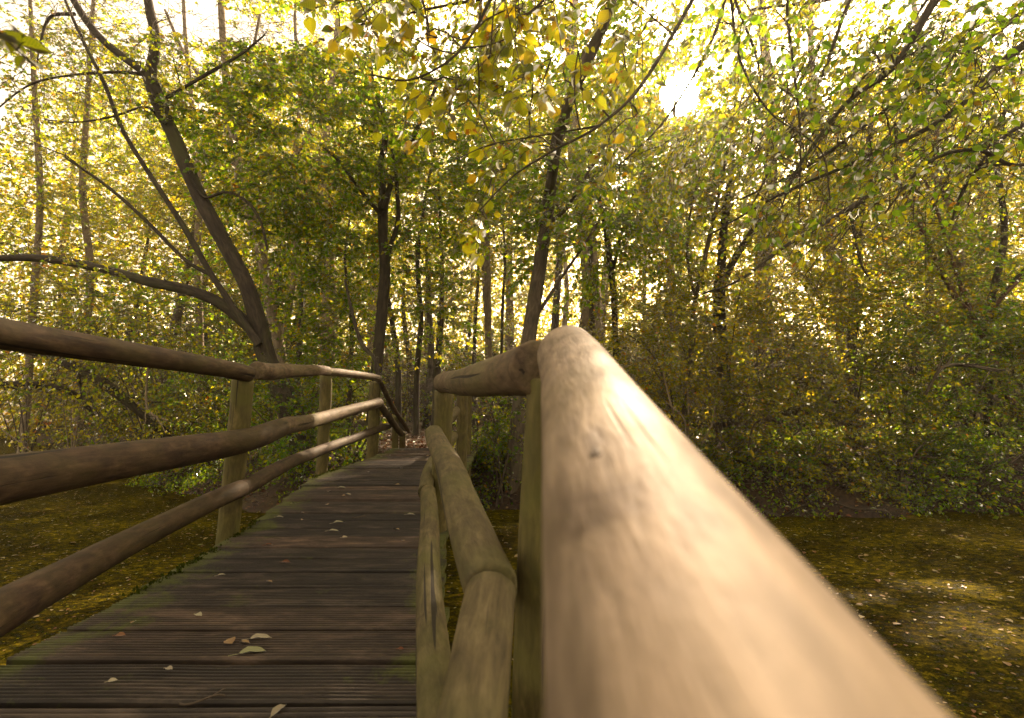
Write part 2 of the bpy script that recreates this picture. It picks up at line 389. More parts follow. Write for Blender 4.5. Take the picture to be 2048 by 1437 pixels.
def log_mat(name, pale, mid, dark, green=.5, greencol=(.10, .105, .022), gdir=None):
    CON = (.60, .58, .56) if name == 'log_pale' else (.50, .48, .46)
    m, N, L, o = mat(name); ax = attr(N, 'ax'); tcx = N.new('ShaderNodeTexCoord')
    g = nz(N, L, mapping(N, L, ax.outputs['Vector'], (60, 60, 12)), 1.0, 6, .62, .35)
    g2 = nz(N, L, mapping(N, L, ax.outputs['Vector'], (12, 12, 7)), 1.0, 5, .62, .8)
    g3 = nz(N, L, tcx.outputs['Object'], 3.1, 5, .6, .5)
    g4 = nz(N, L, mapping(N, L, ax.outputs['Vector'], (300, 300, 40)), 1.0, 3, .6)
    r = ramp(N, [(.28, dark), (.50, mid), (.74, pale)]); L.new(g2.outputs['Fac'], r.inputs[0])
    r2 = ramp(N, [(.30, CON), (.66, (1.15, 1.15, 1.15) if CON[0] > .7 else (1.3, 1.3, 1.3))]); L.new(g.outputs['Fac'], r2.inputs[0])
    col = mixc(N, L, 1.0, r.outputs[0], r2.outputs[0], 'MULTIPLY')
    gm = ramp(N, [(.42, (0, 0, 0)), (.66, (green,) * 3)]); L.new(g3.outputs['Fac'], gm.inputs[0])
    fac = gm.outputs[0]
    col = mixc(N, L, fac, col, greencol)
    # knots and drying cracks
    vo = N.new('ShaderNodeTexVoronoi'); L.new(mapping(N, L, ax.outputs['Vector'], (9, 9, 3.2)), vo.inputs['Vector']); vo.inputs['Scale'].default_value = 1
    kr = ramp(N, [(.05, (1, 1, 1)), (.12, (0, 0, 0))]); L.new(vo.outputs['Distance'], kr.inputs[0])
    col = mixc(N, L, kr.outputs[0], col, dark)
    cr = nz(N, L, mapping(N, L, ax.outputs['Vector'], (40, 40, 1.1)), 1.0, 2, .5, .2)
    cm = ramp(N, [(.655, (0, 0, 0)), (.68, (1, 1, 1))]); L.new(cr.outputs['Fac'], cm.inputs[0])
    col = mixc(N, L, cm.outputs[0], col, tuple(c * .35 for c in dark))
    p = N.new('ShaderNodeBsdfPrincipled'); L.new(col, p.inputs['Base Color']); p.inputs['Roughness'].default_value = .72
    p.inputs['Specular IOR Level'].default_value = .3
    mh = N.new('ShaderNodeMath'); mh.operation = 'MULTIPLY_ADD'; L.new(g4.outputs['Fac'], mh.inputs[0]); mh.inputs[1].default_value = .4; L.new(g.outputs['Fac'], mh.inputs[2])
    mh2 = N.new('ShaderNodeMath'); mh2.operation = 'SUBTRACT'; L.new(mh.outputs[0], mh2.inputs[0]); L.new(cm.outputs[0], mh2.inputs[1])
    L.new(bumpn(N, L, mh2.outputs[0], .5, .004), p.inputs['Normal']); L.new(p.outputs[0], o.inputs[0]); return m
M['log_pale'] = log_mat('log_pale', (.27, .207, .155), (.195, .145, .104), (.09, .062, .044), green=.25, greencol=(.16, .125, .05))
M['log_mid'] = log_mat('log_mid', (.19, .135, .085), (.115, .078, .048), (.045, .028, .018), green=.45, greencol=(.10, .095, .03))
M['log_dark'] = log_mat('log_dark', (.105, .068, .040), (.052, .030, .017), (.018, .010, .006), green=.40, greencol=(.06, .052, .013))
M['log_green'] = log_mat('log_green', (.15, .115, .060), (.095, .073, .034), (.05, .038, .02), green=.6, greencol=(.085, .085, .02))
M['post'] = log_mat('post', (.18, .14, .055), (.10, .08, .028), (.08, .06, .03), green=.75, greencol=(.11, .105, .025))

def deck_mat():
    m, N, L, o = mat('deck_boards'); tcx = N.new('ShaderNodeTexCoord'); rn = attr(N, 'rnd')
    P = tcx.outputs['Object']
    n1 = nz(N, L, mapping(N, L, P, (3.5, 14, 14)), 1.0, 6, .65, .5)
    n2 = nz(N, L, P, 5.0, 5, .65, .5); n3 = nz(N, L, P, 60, 3, .6)
    r = ramp(N, [(.30, (.013, .008, .006)), (.52, (.040, .029, .022)), (.74, (.135, .098, .075))]); L.new(n1.outputs['Fac'], r.inputs[0])
    br = ramp(N, [(0, (.42, .42, .45)), (.5, (.92, .92, .90)), (1, (1.6, 1.38, 1.22))]); L.new(rn.outputs['Fac'], br.inputs[0])
    col = mixc(N, L, 1.0, r.outputs[0], br.outputs[0], 'MULTIPLY')
    # moss where the wood stays damp: the two long edges of the deck and patches
    ed = attr(N, 'ax'); sp = N.new('ShaderNodeSeparateXYZ'); L.new(ed.outputs['Vector'], sp.inputs[0])
    a = N.new('ShaderNodeMath'); a.operation = 'MULTIPLY_ADD'; L.new(sp.outputs[0], a.inputs[0]); a.inputs[1].default_value = .30; L.new(n2.outputs['Fac'], a.inputs[2])
    b = N.new('ShaderNodeMath'); b.operation = 'MULTIPLY_ADD'; L.new(n3.outputs['Fac'], b.inputs[0]); b.inputs[1].default_value = .22; L.new(a.outputs[0], b.inputs[2])
    mr = ramp(N, [(.74, (0, 0, 0)), (.90, (.85, .85, .85))]); L.new(b.outputs[0], mr.inputs[0])
    col = mixc(N, L, mr.outputs[0], col, (.075, .085, .012))
    p = N.new('ShaderNodeBsdfPrincipled'); L.new(col, p.inputs['Base Color']); p.inputs['Roughness'].default_value = .62
    p.inputs['Specular IOR Level'].default_value = .4
    L.new(bumpn(N, L, n3.outputs['Fac'], .5, .003), p.inputs['Normal']); L.new(p.outputs[0], o.inputs[0]); return m
M['deck'] = deck_mat()

def ground_mat():
    m, N, L, o = mat('bank_soil'); tcx = N.new('ShaderNodeTexCoord'); P = tcx.outputs['Object']
    n1 = nz(N, L, P, 2.2, 6, .7); n2 = nz(N, L, P, 28, 4, .7)
    r = ramp(N, [(.35, (.020, .012, .007)), (.55, (.040, .024, .012)), (.75, (.055, .050, .014))]); L.new(n1.outputs['Fac'], r.inputs[0])
    r2 = ramp(N, [(.35, (.5, .5, .5)), (.65, (1.6, 1.3, 1.1))]); L.new(n2.outputs['Fac'], r2.inputs[0])
    p = N.new('ShaderNodeBsdfPrincipled'); L.new(mixc(N, L, 1.0, r.outputs[0], r2.outputs[0], 'MULTIPLY'), p.inputs['Base Color']); p.inputs['Roughness'].default_value = .9
    L.new(bumpn(N, L, n2.outputs['Fac'], .8, .03), p.inputs['Normal']); L.new(p.outputs[0], o.inputs[0]); return m
M['ground'] = ground_mat()

def water_mat():
    m, N, L, o = mat('pond_water'); tcx = N.new('ShaderNodeTexCoord'); P = tcx.outputs['Object']
    n1 = nz(N, L, P, 1.1, 5, .65, .5); n2 = nz(N, L, mapping(N, L, P, (15, 24, 15)), 1.0, 7, .8); n3 = nz(N, L, P, 130, 3, .8)
    r = ramp(N, [(.30, (.028, .020, .003)), (.50, (.052, .044, .005)), (.70, (.12, .10, .007))]); L.new(n1.outputs['Fac'], r.inputs[0])
    r2 = ramp(N, [(.40, (.12, .12, .12)), (.50, (.65, .65, .65)), (.62, (2.4, 2.1, .8))]); L.new(n2.outputs['Fac'], r2.inputs[0])
    r3 = ramp(N, [(.40, (.65, .65, .65)), (.64, (1.5, 1.5, 1.5))]); L.new(n3.outputs['Fac'], r3.inputs[0])
    col = mixc(N, L, 1.0, mixc(N, L, 1.0, r.outputs[0], r2.outputs[0], 'MULTIPLY'), r3.outputs[0], 'MULTIPLY')
    p = N.new('ShaderNodeBsdfPrincipled'); L.new(col, p.inputs['Base Color']); p.inputs['IOR'].default_value = 1.33
    sp_ = ramp(N, [(.38, (.5, .5, .5)), (.42, (.02, .02, .02))]); L.new(n2.outputs['Fac'], sp_.inputs[0]); L.new(sp_.outputs[0], p.inputs['Specular IOR Level'])
    # open water between the duckweed is glassier
    rr = ramp(N, [(.38, (.07, .07, .07)), (.42, (.7, .7, .7))]); L.new(n2.outputs['Fac'], rr.inputs[0]); L.new(rr.outputs[0], p.inputs['Roughness'])
    mh = N.new('ShaderNodeMath'); mh.operation = 'ADD'; L.new(n2.outputs['Fac'], mh.inputs[0]); L.new(n3.outputs['Fac'], mh.inputs[1])
    L.new(bumpn(N, L, mh.outputs[0], .45, .006), p.inputs['Normal']); L.new(p.outputs[0], o.inputs[0]); return m
M['water'] = water_mat()

# ------------------------------------------------------------ ground and water
def axis(a, n, near, far):     # dense near the middle, stretching to the horizon
    t = np.linspace(-1, 1, n); return a + np.sign(t) * (np.abs(t) * near + np.abs(t) ** 5 * far)
xs = axis(0, 261, 26, 400); ys = axis(8, 261, 26, 400)
X, Y = np.meshgrid(xs, ys); Z = ground(X, Y)
g = Geo(); n = len(xs)
i = (np.arange(n - 1)[:, None] * n + np.arange(n - 1)[None, :]).ravel()
g.add(np.stack([X, Y, Z], -1).reshape(-1, 3), [np.stack([i, i + 1, i + n + 1, i + n], -1)])
gr = g.obj('ground', M['ground']); gr['kind'] = 'structure'
g = Geo(); g.add([[-60, -5.5, WATER], [16, -5.5, WATER], [16, 9, WATER], [-2, 9, WATER], [-60, 60, WATER]], [np.array([[0, 1, 2, 3, 4]])])
wt = g.obj('water', M['water'], smooth=False); wt['kind'] = 'structure'

def thing(name, label, cat, loc=(0, 0, 0), group=None):
    o = bpy.data.objects.new(name, None); COL.objects.link(o); o.location = [float(c) for c in loc]
    o.empty_display_size = .2
    o['label'] = label; o['category'] = cat
    if group: o['group'] = group
    return o
def tag(o, label, cat, group=None):
    o['label'] = label; o['category'] = cat
    if group: o['group'] = group
    return o

# ------------------------------------------------------------ the footbridge
bridge = thing('footbridge', 'weathered timber footbridge with round log railings and grooved plank deck over the pond', 'footbridge', (-.95, 4, .05))
def deckz(y): return H - np.interp(y, [-2, .8, 1.3, 2.85, 4.85, 6.2, 7.5], [1.2, .82, .72, .733, .61, .552, .53])
def deckL(y): return np.interp(y, [-2, .9, 1.35, 1.8, 2.9, 4.8, 6.15, 7.5], [-1.55, -1.5, -1.52, -1.50, -1.63, -1.90, -1.76, -1.78])
def deckR(y): return np.interp(y, [-2, .9, 1.3, 1.75, 2.35, 2.9, 4.8, 7.5], [-.1, -.10, -.16, -.222, -.325, -.39, -.47, -.50])
g = Geo(); pitch = .189; ye = 1.325; ks = range(-15, 40)
ng = 10; gap = .030
for k in ks:
    pitch = .208 if k < 8 else .178
    y0 = ye - .012 + (k * .208 if k < 8 else 8 * .208 + (k - 8) * .178); y1 = y0 + pitch - gap - max(0, y0 - 2.5) * .003
    if y1 > 7.56: break
    L0, R0 = deckL((y0 + y1) / 2), deckR((y0 + y1) / 2)
    jl, jr = R.uniform(-.02, .015), R.uniform(-.012, .012)
    nx = 9
    # profile of the grooved board across its width (y), top then sides
    pr = [(0, -.035)]; w = (y1 - y0)
    pr.append((0.0, -.006)); pr.append((.004, 0))
    for q in range(ng):
        a = .006 + (w - .012) * (q + .25) / ng; b = .006 + (w - .012) * (q + .45) / ng; c = .006 + (w - .012) * (q + .75) / ng; d = .006 + (w - .012) * (q + .98) / ng
        pr += [(a, 0), (b, -.0085), (c, -.0085), (d, 0)]
    pr += [(w - .004, 0), (w, -.006), (w, -.035)]
    pr = np.array(pr); m = len(pr)
    xx = np.linspace(L0 + jl, R0 + jr, nx); tilt = R.normal(0, .0018); sag = R.normal(0, .0025)
    zj = R.normal(0, .0035); z0, z1 = deckz(y0) + zj, deckz(y1) + zj + R.normal(0, .002)
    v = np.zeros((nx, m, 3)); edge = np.zeros((nx, m, 3))
    skew = R.normal(0, .004)
    for a in range(nx):
        fx = a / (nx - 1)
        v[a, :, 0] = xx[a]; v[a, :, 1] = y0 + pr[:, 0] + skew * (fx - .5)
        v[a, :, 2] = z0 + (z1 - z0) * pr[:, 0] / w + pr[:, 1] + tilt * (fx - .5) * 2 + sag * math.sin(fx * PI) + (noise2(np.array([a * .7 + k]), np.array([k * 2.1]))[0] - .5) * .003
        e = max(0, 1 - (xx[a] - xx[0]) / .28) + max(0, 1 - (xx[-1] - xx[a]) / .22); edge[a, :, 0] = min(e, 1)
    ii = np.arange(nx - 1)[:, None] * m; jj = np.arange(m - 1)[None]
    q = np.stack([ii + jj, ii + m + jj, ii + m + jj + 1, ii + jj + 1], -1).reshape(-1, 4)
    bot = np.stack([np.arange(nx - 1) * m + m - 1, (np.arange(nx - 1) + 1) * m + m - 1, (np.arange(nx - 1) + 1) * m, np.arange(nx - 1) * m], -1)
    caps = [np.arange(m)[None, :], (np.arange(m)[::-1] + (nx - 1) * m)[None, :]]
    g.add(v.reshape(-1, 3), [q, bot] + caps, edge.reshape(-1, 3), rnd=R.rand())
g.obj('deck', M['deck'], bridge, smooth=False)
# bearers under the deck
for fx in (.12, .5, .9):
    g = Geo(); yy = np.linspace(-1.6, 7.5, 20)
    P = np.stack([deckL(yy) * (1 - fx) + deckR(yy) * fx, yy, deckz(yy) - .115], -1)
    tube(g, P, .07, 8, caps=True, rough=.04); g.obj('bearer', M['log_dark'], bridge)

def log(name, pts, r, material, sides=28, rough=.07, parent=bridge, seg=.03, seed=0, cap=True):
    """pts: world points; r radius or list; slight natural wander"""
    pts = np.asarray(pts, float); rr = np.broadcast_to(np.asarray(r, float), (len(pts),))
    A = spline(np.hstack([pts, rr[:, None]]), 6) if len(pts) > 2 else np.hstack([pts, rr[:, None]])
    Ln = np.concatenate([[0], np.cumsum(np.linalg.norm(np.diff(A[:, :3], axis=0), axis=1))])
    n = max(6, int(Ln[-1] / seg)); s = np.linspace(0, Ln[-1], n)
    Q = np.stack([np.interp(s, Ln, A[:, c]) for c in range(4)], -1)
    wob = np.stack([noise2(s * 1.3 + seed * 3.1, s * 0 + 2) - .5, noise2(s * 1.3 + 50, s * 0 + seed) - .5, noise2(s * 1.1 + 90 + seed, s * 0 + 7) - .5], -1)
    fade = np.minimum(1, np.minimum(s, Ln[-1] - s) / .2)[:, None]
    Q[:, :3] += wob * .018 * fade
    g = Geo(); tube(g, Q[:, :3], Q[:, 3], sides, caps=cap, rough=rough, freq=1.6, seed=seed * 7.3)
    return g.obj(name, material, parent)

# --- near right handrail: climbs away from the lens beside the camera
dirA = np.array([.0536, .164, 1.0]); P0 = np.array([.058, -.151, 0.0])
def railA(zc, dx=0, dy=0):
    c = P0 + dirA * zc + np.array([dx, dy, 0]); X_, Y_, Zc = c
    return np.array([X_, Zc * ct - Y_ * st_, H + Zc * st_ + Y_ * ct])
log('handrail', [railA(-1.2), railA(-.2), railA(.95)], .0605, M['log_pale'], sides=64, seg=.012, rough=.035, seed=1)
log('handrail', [W(1078, 738, 1.02), W(975, 756, 1.55), W(885, 767, 2.86)], [.060, .056, .055], M['log_mid'], seed=2, rough=.09)
log('handrail', [W(893, 766, 2.84), W(930, 756, 4.85), W(938, 766, 6.2)], .048, M['log_mid'], seed=3)
log('handrail', [W(938, 768, 6.2), W(900, 858, 7.6)], .040, M['log_mid'], seed=4)
# middle right rails
mA = W(982, 1180, .93); dA = railA(1.) - railA(0.)
log('middle_rail', [mA - dA * 1.4, mA - dA * .018], .049, M['log_green'], seed=5)
log('middle_rail', [mA, W(912, 985, 1.60), W(868, 868, 2.84)], [.054, .055, .052], M['log_green'], seed=6, rough=.08)
log('middle_rail', [W(872, 866, 2.86), W(912, 822, 4.8)], .042, M['log_green'], seed=7)
# lower right rails
log('lower_rail', [W(905, 1700, .62), W(868, 1280, 1.28), W(858, 1110, 1.85), W(856, 985, 2.7)], [.045, .043, .042, .042], M['log_green'], seed=8, rough=.08)
log('lower_rail', [W(850, 985, 2.72), W(866, 926, 3.3), W(908, 872, 4.8)], .042, M['log_green'], seed=9)
# left rails
log('handrail', [W(-560, 570, .75), W(0, 662, 1.52), W(496, 748, 2.84)], [.052, .050, .048], M['log_dark'], seed=10, rough=.06)
log('handrail', [W(513, 741, 2.95), W(562, 743, 3.5), W(655, 743, 4.80)], [.056, .053, .047], M['log_mid'], seed=11, rough=.10)
log('handrail', [W(655, 744, 4.86), W(757, 757, 6.2)], [.044, .040], M['log_mid'], seed=12)
log('handrail', [W(757, 760, 6.2), W(785, 815, 6.9), W(818, 864, 7.6)], [.036, .034, .030], M['log_dark'], seed=13)
log('middle_rail', [W(-300, 1010, .98), W(0, 966, 1.42), W(478, 882, 2.78), W(560, 857, 3.45)], [.073, .073, .070, .068], M['log_dark'], seed=14, rough=.06)
log('middle_rail', [W(558, 858, 3.45), W(648, 835, 4.75), W(758, 805, 6.1)], [.067, .064, .058], M['log_mid'], seed=15, rough=.06)
log('middle_rail', [W(757, 806, 6.12), W(803, 868, 7.2)], .045, M['log_dark'], seed=16)
log('lower_rail', [W(-260, 1360, .95), W(0, 1222, 1.30), W(250, 1086, 1.95), W(482, 978, 2.78)], [.060, .059, .053, .048], M['log_dark'], seed=17, rough=.06)
log('lower_rail', [W(480, 979, 2.78), W(560, 938, 3.5), W(645, 899, 4.7), W(778, 852, 6.9)], [.048, .048, .050, .048], M['log_dark'], seed=18, rough=.07)
# posts
def post(px_top, py_top, px_bot, py_bot, zc, r, seed, m='post'):
    a = W(px_top, py_top, zc); b = W(px_bot, py_bot, zc * 1.02)
    d = (b - a) / np.linalg.norm(b - a); e = a + d * ((a[2] - (-.35)) / -d[2])
    return log('post', [a, e], [r, r * 1.03], M[m], sides=24, seed=seed, rough=.05, seg=.05)
post(486, 755, 452, 1085, 2.86, .060, 20)
post(652, 752, 643, 950, 4.90, .058, 21)
post(749, 765, 741, 915, 6.25, .060, 22)
post(757, 765, 752, 915, 6.5, .035, 28)
post(791, 832, 790, 897, 7.25, .048, 23)
post(805, 866, 804, 897, 7.6, .048, 24)
post(1112, 760, 1088, 1300, 1.04, .062, 25)
post(888, 783, 880, 960, 2.90, .056, 26)
post(925, 770, 922, 930, 4.9, .056, 27)
post(936, 780, 934, 930, 6.25, .05, 29)
# post behind the camera and the left one out of frame carry the near rails
log('post', [W(-420, 640, 1.0), W(-420, 640, 1.0) * [1, 1, 0] + [0, 0, -.3]], .06, M['post'], seed=30, seg=.06)
log('post', [railA(-1.1) - [0, 0, .06], railA(-1.1) * [1, 1, 0] + [0, 0, -.3]], .06, M['post'], seed=31, seg=.06)
# dark knot on the near handrail
lo, hi = .05, .9
def _ins(z):
    p = W(1190, 905, z); a = railA(0.); d = norm(railA(1.) - a); return np.linalg.norm((p - a) - d * np.dot(p - a, d)) < .0605
for z in np.linspace(.1, .9, 4000):
    if _ins(z): break
kp0 = W(1190, 905, z); a = railA(0.); d = norm(railA(1.) - a); nn_ = norm((kp0 - a) - d * np.dot(kp0 - a, d)); tt = np.cross(d, nn_)
g = Geo(); th = np.linspace(0, 2 * PI, 15)[:-1]; rings = []
for q, (f, h) in enumerate([(1.0, -.0004), (.85, .0002), (.7, .0003), (.35, .0006), (.01, .0005)]):
    rings.append(kp0 + (d * np.cos(th)[:, None] * .008 + tt * np.sin(th)[:, None] * .0036) * (f * (1 + .18 * np.sin(th * 3 + 1)[:, None])) + nn_ * (h + .0002))
v = np.vstack(rings); ii = np.arange(4)[:, None] * 14; jj = np.arange(14)[None]
g.add(v, [np.stack([ii + jj, ii + (jj + 1) % 14, ii + 14 + (jj + 1) % 14, ii + 14 + jj], -1).reshape(-1, 4)], v * 3)
g.obj('knot', M['log_dark'], bridge)
# moss cushions where planks meet the posts
g = Geo()
for k in range(420):
    yb = R.choice([R.uniform(1.1, 1.5), R.uniform(2.0, 3.3), R.uniform(4.6, 5.4)]); xb = deckL(yb) + R.uniform(-.012, .03)
    p = np.array([xb, yb, deckz(yb) - .004 + R.uniform(-.012, .006)])
    m = 5; P = p + R.normal(0, .004, (m, 3)); D = R.normal(0, .5, (m, 3)) + [0, 0, 1.0]
    place_leaves(g, P, D, R.normal(0, 1, (m, 3)), R.uniform(.008, .018, m), LEAF4, R.uniform(.0, .5, m))
g.obj('moss', M['moss'], bridge)['kind'] = 'stuff'

# ------------------------------------------------------------ trees
ALL_LEAVES = 0
def make_tree(name, label, cat, stems, clumps, leaf='green', barkm='bark_dark', size=.08, per=26, slen=.55, seed=1, shape=LEAF4,
              group=None, droop=.25, rr=(0, 1), proto=False, prune=True, sides=10, twig_sides=3, twig_r=.0055, rough=.12, flat=.8, keep=1.0, minz=None):
    """stems: list of lists of (point, radius), first one starts on the ground.
       clumps: (centre, (rx,ry,rz), n tips)"""
    rng = np.random.RandomState(seed)
    if not proto:
        kn, kp_, ks_ = DENS.get(cat, (1, 1, 1)); clumps = [(c, r_, int(n_ * kn)) for c, r_, n_ in clumps]; per = int(per * kp_); slen *= ks_; size *= SZ.get(cat, 1)
    base = stems[0][0][0]
    root = thing(name, label, cat, base, group)
    g = Geo(); SP, SR = [], []
    for k, stm in enumerate(stems):
        A = spline(np.array([list(p) + [r] for p, r in stm]), 9)
        tube(g, A[:, :3], np.maximum(A[:, 3], .003), sides if A[0, 3] > .03 else 6, rough=rough, freq=2.5, seed=seed + k)
        SP.append(A[:, :3]); SR.append(A[:, 3])
    g.obj('trunk', M[barkm], root)
    SP = np.vstack(SP); SR = np.concatenate(SR)
    if minz is not None: ok = SP[:, 2] > minz; SP = SP[ok]; SR = SR[ok]
    tips, dirs = [], []
    for c, rad, n in clumps:
        c = np.asarray(c, float); rad = np.asarray(rad, float)
        u = norm(rng.normal(0, 1, (n, 3))) * (rng.uniform(.15, 1, (n, 1)) ** .5)
        t = c + u * rad
        t[:, 2] = np.maximum(t[:, 2], ground(t[:, 0], t[:, 1]) + .12)
        t[:, 2] = np.maximum(t[:, 2], WATER + .15)
        tips.append(t)
        axis0 = SP[np.argmin(np.sum((SP - c) ** 2, 1))]
        d = norm(t - axis0) * .8 + norm(u) * .5 + rng.normal(0, .35, (n, 3)) + np.array([0, 0, .05]); dirs.append(d)
    if tips:
        tips = np.vstack(tips); dirs = np.vstack(dirs)
        limbs = connect(tips, (SP, SR), rng)
        lp, ld, ln, ls, tw = sprays(tips, dirs, slen, size, per, rng, droop, flat, twig_r)
        gb = Geo()
        for P, r in limbs: tube(gb, P, r, 5 if r[0] > .012 else 3)
        for P, r in tw: tube(gb, P, np.linspace(r, r * .4, len(P)), twig_sides)
        gb.obj('branches', M['twig'] if barkm != 'bark_pale' else M['bark_mid'], root)
        kp = np.ones(len(lp), bool)
        if prune: kp &= ~open_sky(lp)
        if keep < 1: kp &= rng.rand(len(lp)) < keep
        if not kp.any(): kp[:3] = True
        lp, ld, ln, ls = lp[kp], ld[kp], ln[kp], ls[kp]
        gl = Geo(); place_leaves(gl, lp, ld, ln, ls, shape, rng.uniform(rr[0], rr[1], len(lp)))
        gl.obj('crown', M[leaf], root)
        if proto: root_data[root.name] = (lp, ld, ln, ls, shape, base)
        global ALL_LEAVES; ALL_LEAVES += len(lp)
    return root
root_data = {}
SZ = {'tree': 1.2, 'shrub': 1.25}
DENS = {'tree': (1.25, 1.9, 1.35), 'shrub': (1.2, 1.8, 1.3)}

def st(pts, zc, sc=.80, ground_base=True):
    """stem from photo points (px,py,width px[,zc]) at depth zc"""
    out = []
    for p in pts:
        z = p[3] if len(p) > 3 else zc
        out.append((W(p[0], p[1], z), p[2] / F * z / 2 * sc))
    if ground_base:
        b = out[0][0]; r = out[0][1]
        gz = float(ground(b[0], b[1]))
        if b[2] > gz - .05:
            d = b - out[1][0]; d = d / (abs(d[2]) + 1e-6); d[:2] *= .5
            e = b + d * (b[2] - gz + .1); e[2] = gz - .12
            out.insert(0, (e, r * 1.25))
    return out
def cp(px, py, zc, rpx, rpy, rz, n):   # clump from photo ellipse at depth
    return (W(px, py, zc), (rpx / F * zc, rz, rpy / F * zc), n)

# 1 leaning forked tree on the left bank
make_tree('leaning_tree', 'tall dark tree left of the bridge leaning over the pond, its trunk forking high up', 'tree',
    [st([(612, 905, 66), (572, 800, 56), (535, 720, 46), (515, 640, 42), (490, 565, 38), (440, 470, 36), (395, 385, 34), (350, 280, 32), (318, 205, 32), (298, 150, 30)], 7.8),
     st([(300, 155, 26), (312, 80, 24), (300, 20, 22), (285, -80, 16), (290, -200, 8)], 7.8, ground_base=False),
     st([(298, 150, 22), (255, 120, 20), (205, 80, 18), (165, 30, 17), (120, -50, 13), (80, -160, 6)], 7.8, ground_base=False),
     st([(512, 665, 34), (450, 612, 30), (380, 582, 27), (300, 565, 25), (220, 542, 22), (120, 522, 20), (20, 516, 17), (-120, 530, 12), (-260, 560, 6)], 7.8, ground_base=False),
     st([(518, 690, 20), (470, 620, 15), (420, 545, 14), (365, 450, 13), (300, 350, 11), (245, 260, 10), (210, 170, 9), (165, 80, 8), (130, 0, 6), (100, -80, 4)], 7.6, ground_base=False),
     st([(425, 552, 11), (370, 520, 9), (290, 440, 9), (210, 370, 8), (130, 315, 5)], 7.6, ground_base=False),
     st([(325, 200, 9), (360, 180, 8), (420, 145, 8), (480, 110, 7), (530, 70, 4)], 7.8, ground_base=False),
     st([(290, 150, 9), (240, 145, 7), (150, 150, 6), (60, 170, 5), (-20, 230, 3)], 7.8, ground_base=False),
     st([(150, 28, 9), (100, 35, 7), (80, 90, 5), (74, 130, 3)], 7.8, ground_base=False),
     st([(385, 362, 6), (410, 395, 6), (450, 385, 7), (490, 400, 7), (520, 440, 7), (535, 500, 6)], 7.7, ground_base=False),
     st([(320, 240, 7), (290, 215, 6), (220, 235, 5), (150, 245, 4), (90, 240, 3)], 7.8, ground_base=False)],
    [cp(120, 90, 7.4, 200, 130, 1.2, 80), cp(330, 60, 7.6, 170, 110, 1, 50), cp(200, 700, 7.4, 200, 90, .8, 70), cp(60, 80, 7.6, 170, 120, 1.2, 22), cp(230, 0, 7.8, 200, 90, 1.2, 26), cp(430, 60, 7.8, 120, 90, 1, 16), cp(40, 560, 7.6, 160, 90, .9, 50),
     cp(250, 620, 7.6, 170, 90, .9, 60), cp(120, 240, 7.6, 140, 80, .9, 18), cp(-40, 200, 7, 120, 160, 1, 12)],
    leaf='yellow', size=.055, per=10, slen=.5, seed=3, twig_r=.005, barkm='bark_dark', droop=.4)

# 2 pale trunk behind it
make_tree('slim_tree', 'pale smooth trunk just right of the dark leaning tree, curving up to the left', 'tree',
    [st([(566, 745, 27), (556, 680, 26), (541, 610, 27), (530, 540, 25), (508, 455, 23), (485, 390, 21), (470, 300, 20), (455, 190, 18), (445, 60, 17), (438, -80, 13)], 11.0),
     st([(512, 440, 9), (560, 380, 8), (600, 300, 6), (640, 220, 4)], 11.0, ground_base=False),
     st([(460, 210, 9), (500, 120, 8), (520, 30, 6)], 11.0, ground_base=False),
     st([(470, 250, 10), (420, 180, 8), (370, 110, 8), (330, 20, 6)], 11.0, ground_base=False)],
    [cp(430, 40, 11, 160, 120, 1.5, 40), cp(570, 260, 11, 110, 120, 1.3, 40), cp(600, 0, 12, 120, 80, 1.5, 22)], leaf='yellow', barkm='bark_pale', size=.07, per=16, seed=4, minz=3)

# 3 the dense green tree at the centre
make_tree('green_tree', 'bushy green tree behind the far end of the bridge, dark trunk splitting into upright limbs', 'tree',
    [st([(748, 800, 30), (757, 700, 28), (764, 620, 27), (770, 540, 26), (766, 470, 24), (766, 400, 25)], 9.2),
     st([(766, 405, 19), (764, 330, 18), (772, 250, 13), (752, 190, 8), (740, 120, 5)], 9.2, ground_base=False),
     st([(768, 420, 15), (790, 340, 12), (815, 300, 12), (838, 250, 10), (870, 180, 8), (900, 110, 6), (915, 30, 4)], 9.0, ground_base=False),
     st([(762, 430, 11), (720, 380, 9), (680, 325, 8), (642, 290, 6)], 9.0, ground_base=False),
     st([(778, 500, 12), (796, 440, 11), (792, 360, 10), (784, 300, 7)], 9.3, ground_base=False)],
    [cp(470, 250, 8.6, 80, 60, .8, 34), cp(560, 160, 8.8, 80, 60, .9, 40), cp(640, 260, 8.8, 130, 80, 1.1, 80), cp(560, 370, 8.8, 120, 60, 1.0, 50), cp(690, 110, 8.9, 80, 70, .9, 40), cp(760, 60, 9.2, 70, 60, .9, 24),
     cp(850, 190, 9, 110, 80, 1.1, 60), cp(940, 290, 9, 80, 60, .9, 30), cp(860, 400, 9.4, 120, 70, 1.1, 50), cp(700, 420, 9.2, 110, 60, 1.0, 40),
     cp(560, 500, 9.4, 100, 50, 1.0, 30), cp(740, 540, 9.8, 120, 50, 1.0, 30), cp(650, 620, 9.6, 90, 60, .9, 30), cp(860, 620, 10.2, 90, 80, .9, 30), cp(620, 60, 9.2, 60, 50, .8, 14)],
    leaf='green', barkm='bark_dark', size=.078, per=30, seed=5, slen=.5)

